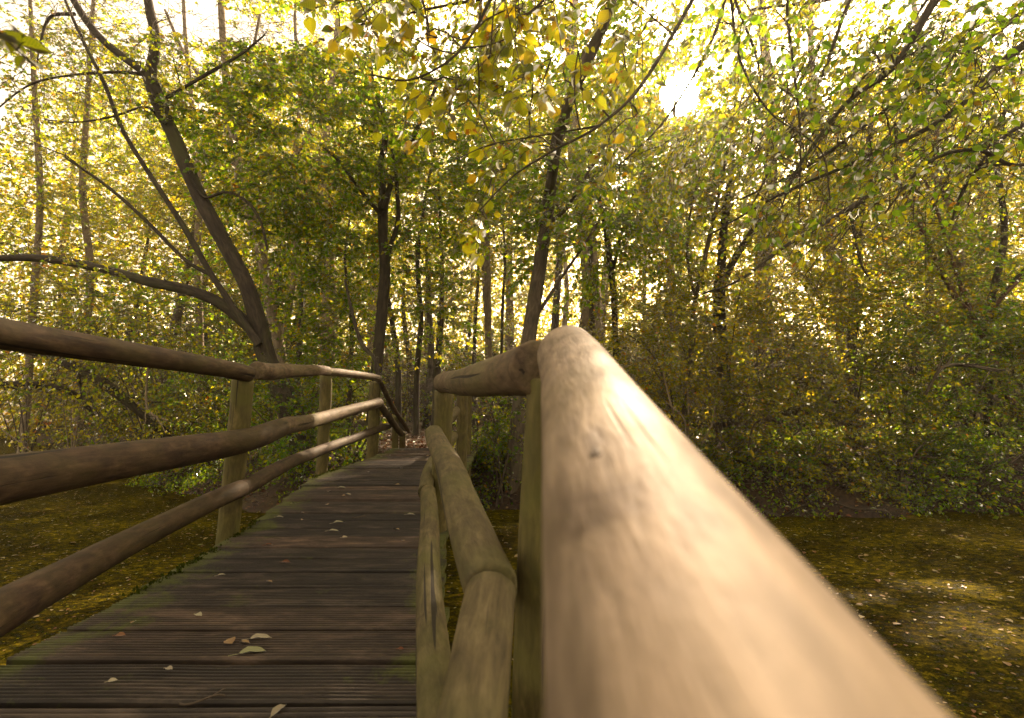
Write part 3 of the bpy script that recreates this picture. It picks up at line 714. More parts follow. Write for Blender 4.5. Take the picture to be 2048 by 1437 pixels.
# 4 pale straight sapling
make_tree('slim_tree', 'slim pale straight trunk rising left of the near handrail', 'tree',
    [st([(978, 760, 18), (976, 640, 18), (974, 520, 17), (971, 400, 15), (967, 280, 14), (963, 150, 12), (960, 20, 9), (962, -80, 6)], 11.5)],
    [cp(965, 60, 11.5, 150, 130, 1.4, 70), cp(1010, 280, 11.5, 110, 90, 1.2, 40)], leaf='yellow', barkm='bark_pale', size=.075, per=22, seed=6, minz=4)

# 5 furrowed trunk behind the near handrail
make_tree('furrowed_tree', 'thick furrowed trunk rising behind the top of the near handrail and leaning right', 'tree',
    [st([(1018, 1012, 50, 6.9), (1030, 900, 42, 7.0), (1044, 780, 40, 7.3), (1062, 650, 37, 7.8), (1078, 540, 35, 8.0), (1094, 440, 33, 8.0), (1105, 340, 29, 7.2), (1122, 250, 30, 6.6), (1165, 140, 31, 6.0), (1205, 50, 32, 5.6), (1240, -60, 32, 5.2), (1290, -240, 24, 4.6)], 7),
     st([(1118, 262, 17, 6.6), (1105, 220, 16, 6.6), (1078, 214, 10, 6.6)], 6.6, ground_base=False),
     st([(1090, 450, 14, 8), (1130, 420, 10, 8), (1180, 340, 8, 7.5), (1230, 260, 6, 7.5)], 8, ground_base=False),
     st([(1068, 640, 10, 7.9), (1120, 560, 8, 7.9), (1175, 480, 7, 7.9), (1220, 400, 4, 7.9)], 8, ground_base=False)],
    [cp(1110, 370, 7.0, 60, 60, .5, 14), cp(1230, 330, 7.8, 130, 130, 1.1, 60), cp(1130, 60, 7, 160, 100, 1.2, 70), cp(1150, 480, 8.4, 110, 90, 1, 50), cp(1010, 430, 8.6, 90, 80, .9, 35)],
    leaf='green', barkm='bark_mid', size=.075, per=24, seed=7)
# 6.. dark and pale trunks right of centre
def right_tree(label, stems, clumps, leaf, bk, seed, **kw):
    return make_tree(kw.pop('name', 'slim_tree'), label, 'tree', stems, clumps, leaf=leaf, barkm=bk, seed=seed, **kw)
right_tree('thin dark forked trunk below and left of the sun, right of the furrowed trunk',
    [st([(1232, 720, 15), (1228, 600, 15), (1222, 540, 15), (1210, 450, 13), (1196, 380, 10), (1180, 300, 6)], 9.5),
     st([(1222, 555, 9), (1240, 480, 8), (1262, 400, 6), (1290, 330, 4)], 9.5, ground_base=False)],
    [cp(1260, 430, 9.6, 150, 120, 1.2, 90), cp(1330, 340, 10, 130, 90, 1.2, 60)], 'green', 'bark_dark', 8, size=.075, per=24)
right_tree('straight brown trunk standing behind the sunlit peak of the near handrail',
    [st([(1186, 760, 15), (1184, 640, 14), (1182, 540, 13), (1180, 420, 11), (1178, 300, 8)], 12)],
    [cp(1180, 300, 12, 120, 110, 1.4, 50)], 'yellow', 'bark_mid', 9, size=.08, per=20, minz=4)
right_tree('dark trunk right of the sun with a thick limb slanting up to the right', 
    [st([(1446, 720, 24), (1441, 600, 22), (1443, 520, 21), (1450, 430, 18), (1462, 340, 15), (1470, 230, 10), (1478, 120, 6)], 9.6),
     st([(1442, 572, 17), (1468, 520, 17), (1500, 470, 16), (1545, 410, 15), (1590, 350, 13), (1640, 270, 9), (1680, 200, 5)], 9.6, ground_base=False),
     st([(1428, 700, 8), (1432, 560, 8), (1450, 470, 8), (1458, 420, 5)], 9.4, ground_base=False)],
    [cp(1500, 360, 9.6, 170, 110, 1.2, 100), cp(1400, 480, 9.6, 120, 90, 1.1, 70), cp(1560, 520, 9.8, 150, 80, 1.1, 80), cp(1600, 200, 10, 140, 100, 1.2, 30)],
    'olive', 'bark_dark', 10, size=.07, per=24, name='forked_tree')
right_tree('leaning thin twin trunks just left of the dark forked trunk below the sun',
    [st([(1385, 640, 11), (1400, 560, 11), (1420, 470, 10), (1440, 380, 8), (1455, 300, 5)], 9.0),
     st([(1392, 600, 8), (1375, 520, 7), (1380, 430, 6), (1400, 350, 4)], 9.0, ground_base=False)],
    [cp(1390, 420, 9, 90, 110, 1, 36)], 'olive', 'bark_mid', 11, size=.065, per=20)
right_tree('thick pale trunk fading into the light right of the dark forked trunk',
    [st([(1690, 800, 28), (1686, 680, 26), (1672, 560, 25), (1660, 450, 24), (1645, 340, 22), (1630, 230, 19), (1622, 100, 15), (1620, -40, 10)], 12.5)],
    [cp(1640, 120, 12.5, 190, 150, 1.6, 90)], 'yellow', 'bark_pale', 12, size=.085, per=20, minz=4)
right_tree('brown trunk in the right bushes with a dark furrowed foot near the water',
    [st([(1712, 960, 34, 8.6), (1708, 880, 30, 8.7), (1704, 780, 26, 9), (1704, 660, 24, 10), (1712, 540, 21, 11), (1720, 430, 18, 11), (1735, 320, 15, 11), (1745, 200, 10, 11)], 9)],
    [cp(1740, 260, 11, 150, 130, 1.4, 45), cp(1700, 480, 10.5, 140, 90, 1.2, 80)], 'yellow', 'bark_mid', 13, size=.075, per=22, minz=3)
right_tree('pale wavy trunk at the right edge of the photo, crowned against bright sky',
    [st([(1940, 760, 22), (1932, 640, 21), (1926, 560, 20), (1908, 470, 19), (1892, 400, 18), (1880, 330, 14), (1872, 240, 9)], 10.5),
     st([(1890, 395, 9), (1850, 330, 7), (1810, 280, 5)], 10.5, ground_base=False)],
    [cp(1880, 260, 10.5, 120, 90, 1.2, 40), cp(1960, 500, 10.4, 130, 90, 1.2, 60)], 'yellow', 'bark_pale', 14, size=.07, per=20, minz=2.2)
right_tree('dark wavy trunk nearest the right edge, beside the pale one',
    [st([(1975, 760, 18), (1978, 640, 17), (1992, 560, 16), (2008, 480, 15), (2004, 400, 14), (1992, 320, 11), (2010, 220, 7)], 9.4),
     st([(1985, 620, 9), (2030, 560, 8), (2090, 500, 6)], 9.4, ground_base=False)],
    [cp(2030, 250, 9.4, 120, 120, 1.1, 40), cp(2060, 560, 9.4, 100, 120, 1.1, 50)], 'green', 'bark_dark', 15, size=.07, per=22, minz=2.2)
right_tree('spreading multi stemmed tree with two long stems leaning left near the right edge',
    [st([(1960, 660, 14), (1915, 600, 13), (1870, 520, 12), (1835, 440, 10), (1800, 370, 8), (1780, 320, 5)], 9.2),
     st([(1950, 650, 11), (1910, 540, 9), (1880, 440, 7), (1850, 360, 5)], 9.3, ground_base=False),
     st([(1955, 660, 9), (2000, 600, 8), (2060, 540, 6)], 9.2, ground_base=False)],
    [cp(1830, 420, 9.2, 110, 110, 1, 45), cp(1880, 580, 9.2, 120, 80, 1, 70)], 'green', 'bark_red', 16, size=.065, per=20)
for q, (lab, pts, z) in enumerate([
    ('pale slender trunk at the far left edge under golden leaves', [(60, 720, 16), (70, 560, 15), (80, 400, 14), (70, 200, 12), (60, 0, 8), (55, -90, 5)], 13),
    ('pale slender trunk left of the leaning tree in golden light', [(170, 700, 18), (180, 540, 17), (165, 380, 15), (175, 200, 12), (185, 40, 9), (190, -90, 5)], 14),
    ('pale upright trunk between the upper limbs of the leaning tree', [(400, 700, 18), (395, 520, 17), (398, 380, 15), (385, 220, 12), (370, 60, 9), (365, -80, 5)], 14),
    ('pale slender trunk with golden crown left of the green tree top', [(560, 720, 15), (590, 540, 14), (585, 380, 13), (600, 200, 10), (590, 40, 8), (600, -80, 4)], 14.5)]):
    x, y, wd = pts[3]
    make_tree('golden_tree', lab, 'tree', [st(pts, z)], [cp(x, y - 60, z, 130, 110, 1.5, 60), cp(x + 40, 60, z, 130, 90, 1.4, 50), cp(x - 30, y + 160, z, 130, 90, 1.4, 50), cp(x, 500, z, 120, 80, 1.4, 30)], leaf='yellow', barkm='bark_pale', size=.075, per=18, seed=90 + q, minz=3)
# thin dark trunks around the end of the path
k = 0
for (a, lab, bk) in [([(832, 850, 17), (834, 740, 15), (842, 640, 13), (835, 520, 11), (850, 400, 8), (870, 300, 5)], 'thin dark trunk rising right above the far end of the path', 'bark_dark'),
              ([(872, 800, 20), (876, 720, 19), (882, 640, 14), (884, 540, 11), (880, 430, 8), (876, 330, 5)], 'blackish trunk right of the path, left of the near handrail', 'bark_dark'),
              ([(797, 800, 16), (795, 720, 15), (780, 620, 12), (772, 560, 9), (790, 460, 7), (800, 400, 4)], 'dark slim trunk directly behind the green tree by the path', 'bark_dark'),
              ([(700, 760, 12), (704, 680, 11), (700, 600, 9), (690, 520, 7), (700, 430, 4)], 'dark slim trunk left of the path between the second and third rail posts', 'bark_dark'),
              ([(598, 740, 15), (600, 660, 14), (606, 560, 12), (616, 470, 9), (610, 360, 6)], 'dark upright trunk right of the pale trunk behind the left handrail', 'bark_dark'),
              ([(948, 760, 11), (950, 650, 10), (957, 540, 8), (955, 430, 5)], 'thin dark trunk left of the slim pale straight trunk', 'bark_dark'),
              ([(1003, 730, 8), (1005, 620, 8), (1010, 520, 6), (1005, 430, 4)], 'thinnest dark stem right of the slim pale straight trunk', 'bark_dark')]:
    x, y, wd = a[-1]; z = 12 + (k * 1.3) % 3.5
    make_tree('slim_tree', lab, 'tree', [st(a, z)], [cp(x, y, z, 90, 90, 1.2, 34), cp(a[2][0] + 20, a[2][1], z, 80, 60, 1, 16)], leaf=['yellow', 'green'][k % 2], barkm=bk, size=.08, per=22, seed=30 + k, minz=2.4)
    k += 1

print('hero trees', ALL_LEAVES, round(time.time() - T0, 1))

# ------------------------------------------------------------ shrubs along the banks
def shrub(label, px, py, zc, clumps, leaf, seed, size=.055, per=22, slen=.4, nst=6, group=None, spread=.5, bk='twig', droop=.3, keep=1.0, name='shrub'):
    rng = np.random.RandomState(seed + 500)
    b = W(px, py, zc); b[2] = float(ground(b[0], b[1])) - .08
    c = np.mean([np.asarray(q[0]) for q in clumps], 0)
    stems = []
    for k in range(nst):
        q = clumps[k % len(clumps)]; t = np.asarray(q[0]) + rng.normal(0, 1, 3) * np.asarray(q[1]) * .5
        mid = b * .5 + t * .5 + rng.normal(0, .12, 3) + [0, 0, .25]
        stems.append([(b + rng.normal(0, .05, 3) * [1, 1, 0], .016), (mid, .012), (t, .005)])
    return make_tree(name, label, 'shrub', stems, clumps, leaf=leaf, barkm=bk, size=size, per=per, slen=slen, seed=seed, group=group, droop=droop, twig_r=.003, keep=keep)

shrub('twiggy shrub hanging low over the pond at the far left', 60, 880, 12.4, [cp(40, 740, 11.0, 130, 90, 1.2, 90), cp(150, 830, 11, 110, 50, 1, 70), cp(0, 640, 11, 110, 60, 1, 60)], 'olive', 51, per=13, size=.05)
shrub('broad olive bush on the far left shore behind the low twigs', 60, 860, 13.5, [cp(60, 700, 13, 170, 110, 1.5, 200), cp(200, 800, 12.5, 120, 70, 1.2, 120)], 'olive', 71, per=16, size=.075)
shrub('round green bush on the left shore behind the second handrail gap', 350, 860, 12.0, [cp(340, 640, 12, 140, 110, 1.5, 180), cp(430, 790, 11, 110, 80, 1.2, 120)], 'green', 72, per=16, size=.075)
shrub('dense twiggy shrub left of the leaning tree behind the handrail', 330, 880, 9.2, [cp(300, 760, 9.0, 110, 90, .9, 90), cp(390, 850, 8.8, 90, 45, .7, 60), cp(230, 680, 9.2, 100, 60, .8, 50)], 'olive', 52, per=15, size=.05)
shrub('green leafy bush filling the gap between leaning tree and green tree', 600, 870, 8.9, [cp(640, 780, 8.9, 100, 80, .8, 70), cp(690, 700, 9.4, 80, 70, .8, 50), cp(600, 850, 8.6, 70, 40, .6, 30)], 'green', 53, size=.065, per=20)
shrub('green bush hiding the foot of the leaning tree behind the second left post', 600, 900, 7.2, [cp(560, 840, 7.2, 60, 50, .4, 40), cp(620, 880, 7.0, 50, 35, .4, 30), cp(520, 790, 7.4, 50, 45, .4, 24)], 'green', 66, size=.05, per=14, slen=.3)
shrub('sparse green bush right of the third left rail post beside the path', 700, 890, 7.7, [cp(690, 860, 7.6, 50, 40, .4, 16), cp(725, 890, 7.4, 30, 25, .3, 8)], 'green', 54, size=.055, per=14)
shrub('leafy bush under the right handrail beyond the second right post', 1000, 950, 8.2, [cp(985, 850, 8.2, 50, 60, .5, 50), cp(1010, 930, 7.8, 50, 60, .5, 40), cp(960, 780, 8.6, 50, 60, .5, 40)], 'green', 55, size=.055, per=18)
shrub('leafy sapling in front of the foot of the furrowed trunk', 1000, 960, 6.75, [cp(985, 850, 6.75, 35, 50, .3, 22), cp(1005, 940, 6.7, 45, 45, .3, 24), cp(1050, 800, 6.9, 40, 40, .3, 12)], 'green', 65, size=.045, per=9, slen=.28)
shrub('tangled brown green bush right beside the near handrail', 1350, 960, 8.0, [cp(1330, 720, 8.0, 100, 80, .9, 110), cp(1400, 850, 7.9, 110, 80, .8, 120), cp(1280, 650, 8.4, 90, 60, .8, 60)], 'olive', 56, per=18)
shrub('wide tangled bush drooping to the water right of the handrail', 1550, 990, 7.8, [cp(1520, 720, 8.2, 120, 70, .9, 110), cp(1560, 850, 7.8, 120, 80, .9, 120), cp(1500, 950, 7.2, 100, 45, .6, 60)], 'olive', 57, per=18, size=.052)
shrub('yellow green bush in the middle of the right bank', 1720, 960, 8.2, [cp(1700, 720, 8.6, 120, 90, 1, 120), cp(1720, 880, 8.0, 110, 70, .8, 100)], 'olive', 58, per=18)
shrub('dark dense bush at the water in front of the right hand trunks', 1850, 980, 8.2, [cp(1860, 750, 8.6, 110, 80, 1, 120), cp(1860, 890, 8.2, 120, 70, .9, 120)], 'green', 59, per=20, size=.05)
shrub('tall leafy bush at the far right edge of the bank', 2020, 960, 8.2, [cp(2010, 740, 8.6, 100, 100, 1, 110), cp(2040, 880, 8.0, 80, 60, .9, 60)], 'green', 60, per=20, size=.052)
shrub('pale thin bush above the tangled ones right of the peak of the handrail', 1450, 900, 9.2, [cp(1430, 620, 9.0, 110, 60, .9, 90), cp(1600, 610, 9.2, 130, 60, 1, 100)], 'yellow', 61, per=18)
shrub('yellowing bush behind the right bank bushes near the edge', 1800, 900, 10, [cp(1780, 590, 9.8, 130, 70, 1, 100), cp(1950, 680, 9.8, 120, 60, 1, 80)], 'yellow', 62, per=18, size=.06)
shrub('low straggly yellow leaved plant at the water edge of the right bank', 1700, 1010, 6.7, [cp(1690, 975, 6.7, 90, 28, .35, 30)], 'yellow', 63, per=10, size=.045, slen=.3)
shrub('low bramble by the water beside the blurred handrail', 1560, 1015, 6.5, [cp(1560, 985, 6.5, 60, 28, .3, 20)], 'olive', 64, per=9, size=.04, slen=.35)

shrub('round green bush close behind the first right post beyond the deck edge', 960, 920, 7.4, [cp(950, 830, 7.4, 40, 55, .4, 40), cp(985, 900, 7.3, 50, 50, .4, 40), cp(1040, 760, 8.4, 50, 60, .5, 40)], 'green', 69, size=.05, per=16, slen=.3)
shrub('nearly bare grey twig tangle right beside the near handrail', 1380, 960, 7.3, [cp(1360, 760, 7.3, 110, 80, .5, 80), cp(1440, 860, 7.2, 90, 60, .5, 50)], 'olive', 67, keep=.15, bk='bark_pale', per=8, slen=.5, size=.045)
shrub('nearly bare twig tangle over the water at the far left', 150, 900, 11.2, [cp(100, 760, 10.6, 160, 80, .8, 110), cp(260, 700, 10.4, 120, 80, .8, 80)], 'olive', 68, keep=.2, bk='bark_pale', per=8, slen=.8, size=.05)
for q, (lab, px, py, z, lf) in enumerate([
    ('low dark bush at the water edge right beside the blurred handrail', 1500, 930, 7.0, 'green'),
    ('low bush drooping over the pond, second from the handrail on the right bank', 1640, 945, 6.9, 'olive'),
    ('low green bush at the water in the middle of the right bank', 1800, 950, 6.8, 'green'),
    ('low ferny bush at the water near the right edge', 1950, 955, 6.7, 'green')]):
    shrub(lab, px, 990, z, [cp(px, py + 25, z - .2, 90, 38, .45, 46), cp(px + 40, py - 50, z + .3, 85, 45, .5, 30)], lf, 80 + q, per=12, size=.045, slen=.35)

# repeated far shrubs and trees
P_T = []; P_S = []
def O(*a): return np.array(a, float)
fy = 60.0
def proto_tree(seed, h, leaf, bk, crown_r, n, size=.125, per=36):
    rng = np.random.RandomState(seed)
    b = O(0, 0, -.2); lean = rng.normal(0, .35, 2); pts = [(b, .16 * h / 10)]
    for t in (.25, .5, .75, 1.0):
        pts.append((O(lean[0] * t * 2 + rng.normal(0, .12), lean[1] * t * 2 + rng.normal(0, .12), h * t * .92), .16 * h / 10 * (1 - t * .85)))
    cl = []
    for k in range(6):
        a = k * 2.4 + rng.rand(); z = h * (.38 + .11 * k)
        cl.append((O(math.cos(a) * crown_r * .45, math.sin(a) * crown_r * .45, z), (crown_r * .75, crown_r * .75, h * .13), int(n / 6)))
    r = make_tree('woodland_tree', 'slender leafy tree standing deep in the sunlit woods behind the pond bank', 'tree', [pts], cl, leaf=leaf, barkm=bk, size=size, per=per, slen=.8, seed=seed,
                  group='trees deep in the woods', proto=True, prune=False, minz=h * .2, twig_r=.006)
    return r
# prototypes are built at the origin; the first copy of each is the prototype itself
_o = ground
def ground0(x, y): return np.asarray(x, float) * 0 - 5.0
ground = ground0
PT = [proto_tree(101, 16, 'yellow', 'bark_mid', 3.3, 720), proto_tree(102, 13, 'green', 'bark_dark', 3.0, 640), proto_tree(103, 19, 'yellow', 'bark_pale', 3.4, 760), proto_tree(104, 11, 'yellow', 'bark_dark', 2.8, 560)]
def proto_shrub(seed, leaf, n, h=1.9):
    rng = np.random.RandomState(seed); cl = []
    for k in range(4):
        a = k * 1.7; cl.append((O(math.cos(a) * .6, math.sin(a) * .6, h * (.35 + .2 * k)), (.9, .9, h * .25), n // 4))
    stems = [[(O(rng.normal(0, .06), rng.normal(0, .06), -.15), .02), (O(rng.normal(0, .3), rng.normal(0, .3), h * .5), .012), (O(rng.normal(0, .6), rng.normal(0, .6), h), .004)] for _ in range(6)]
    return make_tree('undergrowth_bush', 'leafy undergrowth bush between the woodland trunks', 'shrub', stems, cl, leaf=leaf, barkm='twig', size=.075, per=60, slen=.55, seed=seed,
                     group='undergrowth bushes in the woods', proto=True, prune=False)
PS = [proto_shrub(111, 'green', 150), proto_shrub(112, 'yellow', 150, 2.3), proto_shrub(113, 'olive', 150, 1.6)]
ground = _o

def put(proto, x, y, rz, s, first):
    if first: r = proto
    else:
        r = proto.copy(); COL.objects.link(r)
        for ch in list(proto.children):
            c = ch.copy(); COL.objects.link(c); c.parent = r
    z = float(ground(x, y))
    r.location = (x, y, z); r.rotation_euler = (0, 0, rz); r.scale = (s, s, s)
    lp, ld, ln, ls, shape, base = root_data[proto.name]
    c, sn = math.cos(rz), math.sin(rz)
    Rz = np.array([[c, -sn, 0], [sn, c, 0], [0, 0, 1]])
    base = np.asarray(base)
    wp = ((lp - base) @ Rz.T) * s + np.array([x, y, z])
    rem = open_sky(wp, .42)
    if rem.sum() > 120 and (~rem).sum() > 50 and not first:
        k = ~rem; g = Geo(); rg = np.random.RandomState(int(abs(x * 100 + y * 7)) % 9999)
        place_leaves(g, (lp - base)[k], ld[k], ln[k], ls[k], shape, rg.rand(int(k.sum())))
        for ch in r.children:
            if ch.name.startswith('crown'):
                ch.data = g.mesh('crown', True, ch.data.materials[0]); ch.matrix_parent_inverse.identity()
    return r
for r in PT + PS:             # make the part data relative to the thing's base
    b = r.location.copy()
    for ch in r.children:
        ch.matrix_parent_inverse.identity(); ch.data.transform(__import__('mathutils').Matrix.Translation(-b))
used = {}
FAR = []
rng = np.random.RandomState(77)
def sow(protos, cells, smin, smax):
    for (x, y) in cells:
        k = rng.randint(len(protos)); p = protos[k]
        first = p.name not in used; used[p.name] = 1
        if first:              # keep the untouched prototype off the sun shafts
            x, y = (-9 - 3 * k, 24 + 2 * k) if protos is PT else (-8 - 2 * k, 19 + k)
        put(p, x, y, rng.uniform(0, 2 * PI), rng.uniform(smin, smax), first)
def cells(y0, y1, stepx, stepy, half, jit):
    out = []; y = y0
    while y < y1:
        hw = half * y; x = -hw
        while x < hw:
            xx, yy = x + rng.uniform(-jit, jit), y + rng.uniform(-jit, jit)
            if shore(xx, yy) > 2.0: out.append((xx, yy))
            x += stepx
        y += stepy
    return out
sow(PT, cells(14, 34, 4.8, 4.2, 1.15, 1.5), .8, 1.15)
sow(PT, [(-7, -7), (-2, -8.5), (3.5, -7.5), (8, -8), (-12, -6), (13, -3), (17, 1), (18, 6), (-4, -13), (6, -13)], .9, 1.1)  # unseen trees behind and beside the camera, added to shade the deck
cs = [c for c in cells(11, 24, 2.4, 2.6, 1.15, .9) if not (abs(c[0] + .2 * c[1]) < 1.25 and c[1] < 14.5)]
sow(PS, cs, .8, 1.5)
sow(PS, cells(25, 35, 3.4, 3.2, 1.05, 1.0), 1.5, 2.4)
print('sown', ALL_LEAVES, len(bpy.data.objects), round(time.time() - T0, 1))

# far wood: one mass of foliage nobody could count
rg = np.random.RandomState(9); g = Geo(); n = 150000
ang = rg.uniform(-1.05, 1.05, n); dist = rg.uniform(33, 46, n)
x = np.sin(ang) * dist; y = np.cos(ang) * dist
hh = 13 + 9 * noise2(ang * 9 + 3, dist * .15)
z = ground(x, y) + hh * rg.rand(n) ** 1.35
k = noise2(x * .5, z * .6 + y) > .25
place_leaves(g, np.stack([x, y, z], -1)[k], rg.normal(0, 1, (k.sum(), 3)), rg.normal(0, 1, (k.sum(), 3)), rg.uniform(.22, .42, k.sum()), LEAF4, rg.rand(k.sum()))
fw = g.obj('far_wood', M['yellow']); tag(fw, 'far off mass of yellow green woodland closing the view behind the trunks', 'woodland'); fw['kind'] = 'stuff'

# ------------------------------------------------------------ overhanging branches close to the lens
def hang(label, stems, sprs, leaf, seed, size, shape, per, slen, name='overhanging_branch', bk='twig', twig_r=.0022, droop=.35, flat=.6, rr=(0, 1)):
    rng = np.random.RandomState(seed)
    S_ = [[(W(p[0], p[1], p[3]), p[2] / F * p[3] / 2) for p in s] for s in stems]
    root = thing(name, label, 'branch', S_[0][0][0])
    g = Geo(); SP, SR = [], []
    for s in S_:
        A = spline(np.array([list(p) + [r] for p, r in s]), 9); tube(g, A[:, :3], A[:, 3], 8, rough=.1, freq=6); SP.append(A[:, :3]); SR.append(A[:, 3])
    g.obj('bough', M['bark_dark'], root)
    tips, dirs = [], []
    for (px, py, zc, rx, ry, rz, n, dx, dy) in sprs:
        u = norm(rng.normal(0, 1, (n, 3))) * rng.uniform(.2, 1, (n, 1))
        t = W(px, py, zc) + u * np.array([rx / F * zc, rz, ry / F * zc]); tips.append(t)
        dirs.append(np.array([dx, 0, dy]) + rng.normal(0, .35, (n, 3)))
    tips = np.vstack(tips); dirs = np.vstack(dirs)
    limbs = connect(tips, (np.vstack(SP), np.concatenate(SR)), rng)
    lp, ld, ln, ls, tw = sprays(tips, dirs, slen, size, per, rng, droop, flat, twig_r)
    gb = Geo()
    for P, r in limbs: tube(gb, P, np.minimum(r, .012), 6)
    for P, r in tw: tube(gb, P, np.linspace(r, r * .5, len(P)), 4)
    gb.obj('twigs', M['twig'], root)
    k = ~open_sky(lp)
    if seed == 203 or not k.any(): k[:] = True
    gl = Geo(); place_leaves(gl, lp[k], ld[k], ln[k], ls[k], shape, rng.uniform(rr[0], rr[1], k.sum())); gl.obj('leaves', M[leaf], root)
    return root
hang('leafy twigs with big yellow green leaves hanging in from the top centre',
     [[(1150, -160, 9, 1.9), (1010, -40, 8, 1.8), (950, 60, 6, 1.75), (900, 120, 5, 1.7), (820, 160, 4, 1.65), (740, 150, 3, 1.6)],
      [(1420, -60, 9, 1.9), (1290, 160, 7, 1.8), (1200, 250, 6, 1.75), (1110, 300, 5, 1.7), (1030, 350, 4, 1.7), (960, 420, 3, 1.7)],
      [(1200, 252, 5, 1.75), (1080, 272, 3, 1.7), (980, 290, 2.5, 1.65), (890, 330, 2, 1.6)]],
     [(760, 40, 1.9, 100, 50, .2, 6, -.6, -.3), (860, 60, 1.8, 100, 60, .2, 8, -.6, -.3), (1030, 30, 1.8, 130, 70, .25, 13, -.3, -.5), (1160, -10, 1.9, 140, 40, .3, 7, -.3, -.5), (1110, 140, 1.8, 100, 100, .25, 6, -.5, -.4),
      (960, 180, 1.7, 110, 70, .2, 7, -.6, -.3), (1060, 290, 1.9, 120, 60, .2, 7, -.7, -.2), (960, 390, 1.9, 70, 50, .2, 3, -.5, -.4), (1270, 90, 2.1, 70, 90, .2, 8, -.3, -.5), (1220, 260, 2.2, 60, 60, .2, 3, -.3, -.5)],
     'near', 201, .056, LEAFN, 9, .20, flat=.35, rr=(.0, .95))
hang('dense dark twigs and leaves drooping from the upper right corner',
     [[(2300, -60, 26, 3.6), (2048, 90, 16, 3.4), (1900, 230, 10, 3.3), (1720, 320, 7, 3.3), (1560, 390, 5, 3.3), (1420, 470, 3, 3.3)],
      [(2000, -200, 24, 3.3), (1870, 0, 16, 3.2), (1790, 130, 12, 3.2), (1690, 210, 8, 3.2), (1600, 330, 5, 3.2), (1560, 420, 3, 3.2)],
      [(2200, 240, 12, 3.4), (2048, 330, 8, 3.3), (1950, 300, 7, 3.3), (1850, 330, 6, 3.3), (1760, 440, 3, 3.3)],
      [(1600, -160, 10, 3.0), (1575, 0, 6, 3.0), (1585, 120, 5, 3.0), (1600, 260, 4, 3.0), (1598, 430, 2.5, 3.0)],
      [(1440, -160, 9, 3.0), (1462, 0, 6, 3.0), (1480, 120, 5, 3.0), (1540, 225, 4, 3.0), (1640, 300, 3, 3.0), (1660, 400, 2, 3.0)]],
     [(1900, 120, 3.3, 170, 120, .5, 60, -.6, -.5), (1700, 100, 3.2, 150, 110, .5, 44, -.6, -.6), (1980, 260, 3.4, 120, 100, .5, 40, -.5, -.6), (1760, 280, 3.2, 140, 90, .4, 34, -.6, -.5),
      (1550, 200, 3.1, 110, 110, .4, 22, -.5, -.7), (1580, 380, 3.2, 100, 60, .4, 14, -.5, -.6), (2020, 20, 3.5, 160, 100, .5, 34, -.5, -.5), (1500, 20, 3.0, 110, 70, .4, 18, -.5, -.6), (1960, 120, 3.8, 160, 160, .5, 26, -.5, -.5)],
     'green', 202, .058, LEAF6, 11, .36, droop=.3, flat=.5, twig_r=.0026)
hang('tangle of fine dark twigs trailing down between the sun and the right edge',
     [[(2250, -150, 14, 4.4), (2000, 60, 10, 4.3), (1800, 200, 8, 4.2), (1620, 330, 6, 4.2), (1480, 400, 4, 4.2)],
      [(1780, -160, 12, 4.2), (1700, 0, 8, 4.1), (1640, 160, 7, 4.1), (1560, 300, 5, 4.1), (1500, 420, 3, 4.1)],
      [(2300, 200, 12, 4.2), (2048, 250, 9, 4.2), (1940, 360, 7, 4.2), (1900, 450, 4, 4.2)]],
     [(1800, 160, 4.2, 240, 170, .6, 90, -.7, -.6), (1600, 230, 4.1, 140, 170, .5, 60, -.6, -.8), (1950, 300, 4.2, 120, 130, .5, 40, -.7, -.5), (1720, 400, 4.1, 160, 60, .4, 30, -.7, -.7)],
     'yellow', 205, .055, LEAF6, 4, .6, droop=.25, twig_r=.0042)
hang('golden leafed branch crossing the very top of the view left of the sun',
     [[(1500, -260, 12, 4.6), (1300, -90, 9, 4.5), (1050, -20, 7, 4.4), (850, 20, 5, 4.4), (680, 60, 3, 4.4)]],
     [(1100, 20, 4.4, 200, 60, .5, 50, -.6, -.4), (800, 30, 4.4, 160, 60, .5, 34, -.6, -.4), (1000, 160, 4.6, 130, 70, .4, 22, -.6, -.4)],
     'yellow', 207, .06, LEAF6, 16, .4, droop=.3, twig_r=.003)
hang('backlit spray of small golden leaves spread around the sun',
     [[(1500, -200, 10, 5.2), (1460, -40, 8, 5.1), (1420, 90, 6, 5.0), (1330, 240, 4, 5.0), (1240, 330, 3, 5.0)], [(1470, 0, 6, 5.1), (1520, 150, 5, 5.1), (1500, 300, 3, 5.1)]],
     [(1350, 40, 5.1, 140, 80, .6, 40, -.5, -.6), (1260, 180, 5, 90, 110, .5, 30, -.6, -.6), (1460, 180, 5, 90, 130, .5, 34, -.4, -.7), (1350, 320, 5, 140, 80, .5, 34, -.5, -.6), (1350, 180, 5.2, 130, 110, .6, 26, -.5, -.6)],
     'yellow', 206, .062, LEAF6, 18, .45, droop=.3, twig_r=.003)
hang('high canopy branch with small green leaves closing the top edge right of the sun',
     [[(2300, -300, 14, 5.6), (1950, -90, 10, 5.6), (1700, -10, 8, 5.6), (1500, 20, 5, 5.6)], [(1900, -70, 8, 5.6), (1800, 80, 5, 5.6), (1740, 160, 3, 5.6)]],
     [(1600, 10, 5.6, 180, 80, .6, 60, -.5, -.5), (1850, 20, 5.6, 180, 90, .6, 60, -.5, -.5), (1500, 120, 5.6, 90, 80, .5, 26, -.5, -.6), (1980, 120, 5.6, 100, 110, .5, 30, -.5, -.5)],
     'green', 208, .06, LEAF6, 18, .45, droop=.3, twig_r=.003)
